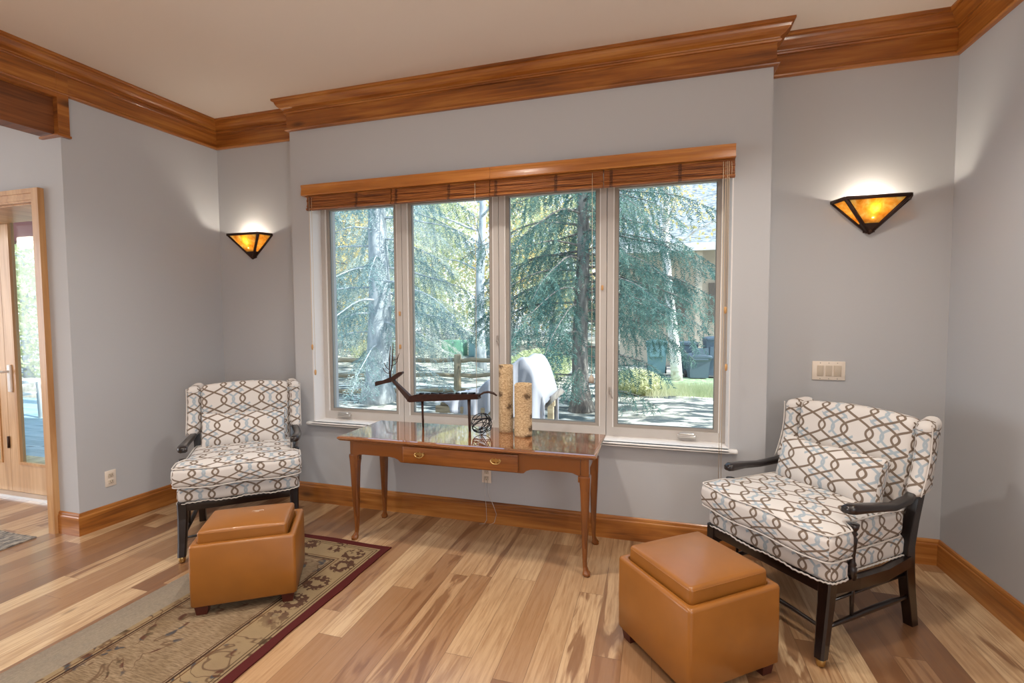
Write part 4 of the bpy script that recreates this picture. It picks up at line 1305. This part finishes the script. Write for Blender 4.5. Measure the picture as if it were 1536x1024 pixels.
BG = [(-12.5, 16.5, 'y'), (-9.8, 20.5, 'g'), (-15.5, 21.5, 'y'), (-7.2, 24.5, 'y'), (-4.3, 20.5, 'g'), (-4.6, 28.0, 'y'), (-12.8, 28.0, 'g'), (-20.0, 28.0, 'g'), (-17.5, 17.0, 'g'),
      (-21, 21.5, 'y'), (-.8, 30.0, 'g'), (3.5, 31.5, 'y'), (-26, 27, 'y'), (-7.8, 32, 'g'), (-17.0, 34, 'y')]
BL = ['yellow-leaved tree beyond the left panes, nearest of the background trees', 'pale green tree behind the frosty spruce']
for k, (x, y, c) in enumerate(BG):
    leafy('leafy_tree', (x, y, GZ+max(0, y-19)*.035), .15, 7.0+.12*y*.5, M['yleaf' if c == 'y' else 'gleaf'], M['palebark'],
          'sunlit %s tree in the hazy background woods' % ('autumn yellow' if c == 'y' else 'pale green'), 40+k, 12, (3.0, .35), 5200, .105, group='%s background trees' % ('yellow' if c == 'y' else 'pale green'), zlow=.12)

# low shrubs under the spruce and along the lawn
def shrub(x, y, r, h, mat, label, seed, n=2600, ls=.05):
    rng = np.random.default_rng(seed); root = empty('shrub', (x, y, GZ), label, 'shrub')
    st = MB()
    for k in range(9):
        a = k*.7; st.tube([(0, 0, 0), (math.cos(a)*r*.4, math.sin(a)*r*.4, h*.5), (math.cos(a)*r*.8, math.sin(a)*r*.8, h*.9)], [.010, .007, .003], 5)
    st.build('stems', M['bark'], root)
    P_ = rng.normal(size=(n, 3)); P_ /= np.linalg.norm(P_, axis=1, keepdims=True); P_ *= rng.uniform(.4, 1, (n, 1))**.5
    P_ = P_*np.array([r, r, h*.55])+np.array([0, 0, h*.55])
    a = rng.normal(size=(n, 3)); a /= np.linalg.norm(a, axis=1, keepdims=True)
    b_ = np.cross(a, rng.normal(size=(n, 3))); b_ /= np.linalg.norm(b_, axis=1, keepdims=True)
    s = ls*rng.uniform(.6, 1.2, (n, 1))
    V = np.stack([P_-a*s, P_+b_*s*.5, P_+a*s, P_-b_*s*.5], 1).reshape(-1, 3)
    np_mesh('leaves', V, np.arange(len(V)).reshape(-1, 4), mat, root)
shrub(-.35, 10.9, .55, .50, M['gleaf'], 'pale green shrub under the spruce boughs, left of the lawn', 61)
shrub(-2.9, 12.4, .9, .8, M['gleaf'], 'pale green shrub behind the white cover, left of the spruce trunk', 62)
shrub(-9.4, 15.5, 1.2, .9, M['gleaf'], 'low green shrub beyond the rail fence in the leftmost pane', 63)

# grass tufts along the lawn edge
rng = np.random.default_rng(5); n = 5200
P_ = np.stack([rng.uniform(-.2, 2.2, n), 10.9+rng.normal(0, .22, n), np.full(n, GZ)], 1)
D_ = np.stack([rng.normal(0, .10, n), rng.normal(0, .10, n), rng.uniform(.15, .34, n)], 1)
V = np.stack([P_+[[-.006, 0, 0]], P_+[[.006, 0, 0]], P_+D_], 1).reshape(-1, 3)
o = np_mesh('grass_tufts', V, np.arange(len(V)).reshape(-1, 3), M['gleaf'])
tag(o, 'pale dry ornamental grass growing before the lawn in the rightmost pane', 'grass', kind='stuff')

# split rail fence, perpendicular to nothing in particular: it runs on both sides of its posts
fd = Vector((.959, .283, 0)); fo = Vector((-4.21, 9.99, 0))
fence = empty('rail_fence', (fo.x, fo.y, GZ), 'weathered split rail fence with a pale post, crossing behind the two left panes', 'fence')
fence['world'] = 1
def rail(t0, t1, z, r, sd):
    rr = random.Random(sd); pts = []
    for k in range(7):
        p = fo+fd*(t0+(t1-t0)*k/6)+Vector((rr.uniform(-.02, .02), rr.uniform(-.02, .02), z+rr.uniform(-.02, .02)+GZ)); pts.append(p)
    MB().tube(pts, [r*.7]+[r*rr.uniform(.9, 1.1) for _ in range(5)]+[r*.7], 7).build('rail', M['railw'], fence)
for k, t0 in enumerate((-8.9, -5.9, -2.95, .0)):
    for j, z in enumerate((.75, .41, .07)):
        rail(t0-.05, t0+2.99 if t0 < 0 else 1.0, z, .050, k*5+j)
for k, t0 in enumerate((-8.9, -5.9, -2.95, 0, .95)):
    p = fo+fd*t0
    MB().tube([(p.x, p.y-.02, GZ-.1), (p.x, p.y-.02, GZ+.4), (p.x+.01, p.y-.02, GZ+.86), (p.x+.01, p.y-.02, GZ+.88)], [.085, .08, .078, .06], 8).build('post', M['railw'], fence)

# trash bins
def bin_(x, y, rz, s, mat, label):
    root = empty('trash_bin', (x, y, GZ), label, 'trash bin', rz)
    secs = []
    for z, w, d_ in ((.06, .23, .24), (.5, .26, .28), (.93*s, .29, .32)):
        secs.append([(-w, -d_, z), (w, -d_, z), (w, d_, z), (-w, d_, z)])
    bd = MB().loft(secs); bd.box(-.30, .30, -.33, .33, .93*s, .97*s); bd.box(-.2, .2, -.36, -.28, .55, .86); bd.build('body', mat, root)
    MB().rbox((0, -.02, 1.0*s), (.60, .70, .07), .03, 3, 3, lambda p, h: (p.x, p.y, p.z+.04*(1-(p.x/h[0])**2)*(p.z > 0))).build('lid', mat, root)
    for sx in (-.25, .25): MB().tube([(sx-.03, .26, .11), (sx+.03, .26, .11)], .11, 14).build('wheel', M['slot'], root)
    MB().tube([(-.24, .36, .95*s), (-.24, .42, .96*s), (.24, .42, .96*s), (.24, .36, .95*s)], .016, 6).build('handle', mat, root)
bin_(1.62, 14.6, R(4), 1.06, M['bin'], 'large slate-blue trash bin, rightmost in the row by the neighbouring house')
bin_(.90, 14.9, R(-5), .90, M['bin'], 'lower slate-blue trash bin just right of the white-barked trunk')
bin_(1.10, 13.95, R(8), .62, M['bin'], 'smallest slate-blue bin standing in front of the row')
bin_(.05, 14.8, R(0), .95, M['binteal'], 'pale teal recycling bin left of the white-barked trunk')

# neighbouring house
hs = empty('neighbour_house', (3, 18, GZ), 'neighbouring beige house with a wide grey shingle roof behind the rightmost pane', 'house'); hs['world'] = 1
MB().box(-1.2, 9, 17.5, 24, GZ, 4.0).build('wall', M['stucco'], hs)
MB().loft([[(-2.0, 16.4, 3.62), (-2.0, 16.4, 3.78), (-2.0, 21.0, 7.0), (-2.0, 25.4, 3.8), (-2.0, 25.4, 3.62), (-2.0, 21, 6.8)],
           [(9.8, 16.4, 3.62), (9.8, 16.4, 3.78), (9.8, 21.0, 7.0), (9.8, 25.4, 3.8), (9.8, 25.4, 3.62), (9.8, 21, 6.8)]]).build('roof', M['shingle'], hs)
MB().box(-.7, 1.0, 17.42, 17.5, 1.2, 2.7).build('garage_opening', M['darkopen'], hs)
MB().box(1.7, 2.6, 17.42, 17.5, 1.3, 2.6).build('window', M['darkopen'], hs)
MB().box(1.22, 1.42, 16.6, 16.8, GZ, 3.62).build('porch_post', M['stucco'], hs)
MB().box(-2, 9.8, 16.34, 16.4, 3.56, 3.80).build('gutter', M['white'], hs)
tag(MB().rbox((-8.35, 19.5, GZ+.35), (.95, .7, .72), .04, 2).build('utility_box', M['greenbox']), 'low green utility box beyond the fence, left of the pale fence post', 'utility box')
tag(MB().rbox((-7.25, 19.6, GZ+.42), (.75, .7, .86), .05, 2).build('utility_cabinet', M['binteal']), 'pale grey utility cabinet beyond the fence, right of the green one', 'utility box')

# covered lounger outside the third pane
lg = empty('patio_lounger', (-1.9, 5.6, GZ), 'wooden patio lounger under the white cover outside the window', 'lounger'); lg['world'] = 1
for (x, y) in ((-2.40, 5.25), (-2.40, 5.95), (-1.25, 5.25), (-1.25, 5.95)):
    MB().box(x-.035, x+.035, y-.035, y+.035, GZ, .46).build('leg', M['railw'], lg)
MB().box(-2.48, -1.2, 5.2, 5.27, .38, .46).box(-2.48, -1.2, 5.93, 6.0, .38, .46).build('side_rail', M['railw'], lg)
m = MB()
for k in range(9): m.box(-2.44+.10*k, -2.36+.10*k, 5.25, 5.95, .46, .485)
m.build('slats', M['railw'], lg)
m = MB()
m.loft([[(-1.60, 5.28, .48), (-1.57, 5.28, .46), (-1.57, 5.92, .46), (-1.60, 5.92, .48)], [(-1.45, 5.28, .98), (-1.42, 5.28, .97), (-1.42, 5.92, .97), (-1.45, 5.92, .98)]]).build('backrest', M['railw'], lg)
MB().tube([(-1.30, 5.5, .40), (-1.02, 5.5, .66)], .035, 10).build('support_pole', M['bark'], lg)
# white cover: a draped sheet with folds
nu, nv = 46, 30; vs = []; fs = []
def top(x):
    if x < -1.62: return .52 + max(0, (x+2.45)/.83)**1.6*.40
    return .92 + .13*math.sin(min(1, (x+1.62)/.25)*PI/2) if x < -1.40 else 1.05-.9*((x+1.40))**1.3
for i in range(nu+1):
    x = -2.46+1.30*i/nu
    for j in range(nv+1):
        v = -1+2*j/nv
        y = 5.6 + .42*math.copysign(min(1, abs(v)*1.5), v) + .05*math.copysign(max(0, abs(v)-.67), v)
        side = max(0, abs(v)-.64)/.36
        hem = .42 + .10*math.sin(x*7) if x < -1.75 else .20+.14*math.sin(x*9+1)
        z = top(x)*(1-.0) - side**1.2*(top(x)-hem)
        fold = .030*math.sin(x*26+v*3)*(.3+side) + .022*math.sin(x*47-v*5+1)*(.2+side)
        y += fold*math.copysign(1, v); z += .012*math.sin(x*31+v*7)
        if i > nu-8: z -= ((i-nu+8)/8)**2*.36; x_ = x-.02*(i-nu+8)/8
        vs.append((x, y, z))
for i in range(nu):
    for j in range(nv):
        a = i*(nv+1)+j; fs.append((a, a+nv+1, a+nv+2, a+1))
cv = MB().add(vs, fs).build('furniture_cover', M['cover'])
sm = cv.modifiers.new('thick', 'SOLIDIFY'); sm.thickness = .006
tag(cv, 'white fabric cover draped over the patio lounger outside, behind the birch vases', 'cover')

# outside the garden doors
S(MB().box(-16, -4.2, 2.86, 6.4, -.16, -.04).build('deck_floor', M['deckw']))
tag(MB().box(-14, -5.2, 5.3, 5.5, 2.75, 3.05).build('porch_beam', M['redbeam']), 'dark red porch beam outside the garden doors', 'beam')
rr = random.Random(8)
for k in range(11):
    x = -16.0+k*.92+rr.uniform(-.05, .05); y = 6.9+rr.uniform(-.1, .3)+.0*k
    r_ = rr.uniform(.28, .42)
    mbk = MB().rbox((0, 0, 0), (r_*2, r_*1.7, r_*1.5), r_*.5, 3, 2, lambda p, h, q=rr.uniform(0, 9): (p.x*(1+.12*math.sin(p.z*9+q)), p.y*(1+.12*math.sin(p.x*8+q)), p.z*(1+.1*math.sin(p.y*9+q))))
    o = mbk.build('boulder', M['stone']); o.location = (x, y, GZ+r_*.72); o.rotation_euler = (0, 0, rr.uniform(0, 3))
    tag(o, 'pale boulder in the row at the edge of the deck outside the doors', 'boulder', 'boulders edging the deck')
leafy('leafy_tree', (-13.6, 8.2, GZ), .12, 5.5, M['gleaf'], M['palebark'], 'pale leafy tree outside the garden doors, behind the boulders', 90, 14, (2.6, .3), 9000, .07, zlow=.05)
leafy('leafy_tree', (-16.5, 9.0, GZ), .12, 6.0, M['gleaf'], M['palebark'], 'pale leafy tree outside the garden doors, left of the nearer one', 91, 14, (2.8, .3), 9000, .07, zlow=.05)
# white garden chair on the deck
gc = empty('garden_chair', (-9.35, 4.75, -.04), 'white garden chair on the blue deck outside the garden doors', 'chair', R(200), None)
for s in (-1, 1):
    MB().tube([(s*.28, -.30, 0), (s*.28, -.28, .58), (s*.28, .05, .60), (s*.27, .35, .55)], .030, 8).build('arm_frame', M['white'], gc)
    MB().tube([(s*.25, .18, .40), (s*.26, .42, 0)], .026, 8).build('rear_leg', M['white'], gc)
MB().rbox((0, 0, .40), (.56, .52, .03), .01, 2).build('seat', M['white'], gc)
mbk = MB()
for k in range(5): mbk.tube([(-.22+.11*k, .22, .40), (-.23+.115*k, .34, .75), (-.24+.12*k, .46, 1.02-.03*abs(k-2))], .030, 6, flat=.4)
mbk.build('back_slats', M['white'], gc)

# ------------------------------------------------------------- light
w = bpy.data.worlds.new('sky'); SC.world = w; w.use_nodes = True; nt = w.node_tree; nt.nodes.clear()
tc = nt.nodes.new('ShaderNodeTexCoord'); sp = nt.nodes.new('ShaderNodeSeparateXYZ'); rp = nt.nodes.new('ShaderNodeValToRGB')
bg = nt.nodes.new('ShaderNodeBackground'); ou = nt.nodes.new('ShaderNodeOutputWorld')
nt.links.new(tc.outputs['Generated'], sp.inputs[0]); nt.links.new(sp.outputs[2], rp.inputs[0])
rp.color_ramp.elements[0].position = 0; rp.color_ramp.elements[0].color = (.95, .96, 1, 1)
rp.color_ramp.elements[1].position = .6; rp.color_ramp.elements[1].color = (.50, .70, 1, 1)
nt.links.new(rp.outputs[0], bg.inputs[0]); bg.inputs[1].default_value = 1.6
nt.links.new(bg.outputs[0], ou.inputs[0])
sl = bpy.data.lights.new('sun', 'SUN'); sl.energy = 6.5; sl.angle = R(.6); sl.color = (1, .95, .87)
so = bpy.data.objects.new('sun', sl); COL.objects.link(so)
so.rotation_euler = Vector((.70, -.14, .60)).to_track_quat('Z', 'Y').to_euler()

def downlight(x, y, e, size=.13, col=(1, .92, .82), spot=125):
    l = bpy.data.lights.new('recessed_lamp', 'SPOT'); l.energy = e; l.color = col; l.spot_size = R(spot); l.spot_blend = .7; l.shadow_soft_size = size/2
    o = bpy.data.objects.new('recessed_lamp', l); COL.objects.link(o); o.location = (x, y, ZC-.02)
    return o
for x, y, e in ((-1.1, 2.25, 100), (.65, 2.15, 95), (-2.55, 1.55, 75), (-1.2, .2, 90), (.6, .0, 90), (-2.8, -.4, 90), (-.8, -2.0, 90)):
    downlight(x, y, e)
for x, y, e in ((-5.6, .9, 90), (-5.8, -1.2, 90)): downlight(x, y, e)
for x, y, z, e in ((1.42, -.10, 2.25, 11), (1.42, -1.2, 2.25, 14), (-7.9, -.2, 2.2, 16), (-7.6, -1.6, 2.2, 16), (-6.2, 2.1, 2.3, 5)):  # fill points without fixtures, added out of view to brighten the ceiling
    l = bpy.data.lights.new('ceiling_fill', 'POINT'); l.energy = e; l.color = (1, .88, .72); l.shadow_soft_size = .08
    o = bpy.data.objects.new('ceiling_fill', l); COL.objects.link(o); o.location = (x, y, z)
# unseen cool area lights, added at both sides to fill the room
def side_fill_light(loc, rz, w_, h_, e):
    al = bpy.data.lights.new('side_fill', 'AREA'); al.shape = 'RECTANGLE'; al.size = w_; al.size_y = h_; al.energy = e; al.color = (.90, .95, 1)
    ao = bpy.data.objects.new('side_fill', al); COL.objects.link(ao); ao.location = loc; ao.rotation_euler = (R(90), 0, rz)
side_fill_light((XR+.02, -1.75, 1.6), R(90), 2.8, 2.1, 48)
side_fill_light((-8.98, -.7, 1.6), R(-90), 4.4, 2.1, 110)

# ------------------------------------------------------------- camera
cam = bpy.data.cameras.new('camera'); co = bpy.data.objects.new('camera', cam); COL.objects.link(co)
F_ = Vector((-.28257923, .95792169, -.05034884)); R_ = Vector((.95919193, .28272108, -.00443023)); U_ = Vector((-.00999086, .04954609, .99872187))
co.matrix_world = Matrix(((R_.x, U_.x, -F_.x, 0), (R_.y, U_.y, -F_.y, 0), (R_.z, U_.z, -F_.z, 1.5), (0, 0, 0, 1)))
cam.sensor_width = 36; cam.lens = 36*728.5692/1536; cam.clip_start = .05; cam.clip_end = 300
SC.camera = co
SC.view_settings.view_transform = 'Standard'; SC.view_settings.look = 'None'; SC.view_settings.gamma = 1
SC.view_settings.exposure = .30; SC.view_settings.use_curve_mapping = False
SC.cycles.use_denoising = True
SC.cycles.max_bounces = 8; SC.cycles.diffuse_bounces = 5; SC.cycles.transparent_max_bounces = 12
for o in bpy.data.objects:
    for k in ('world', 'woff'):
        if k in o: del o[k]
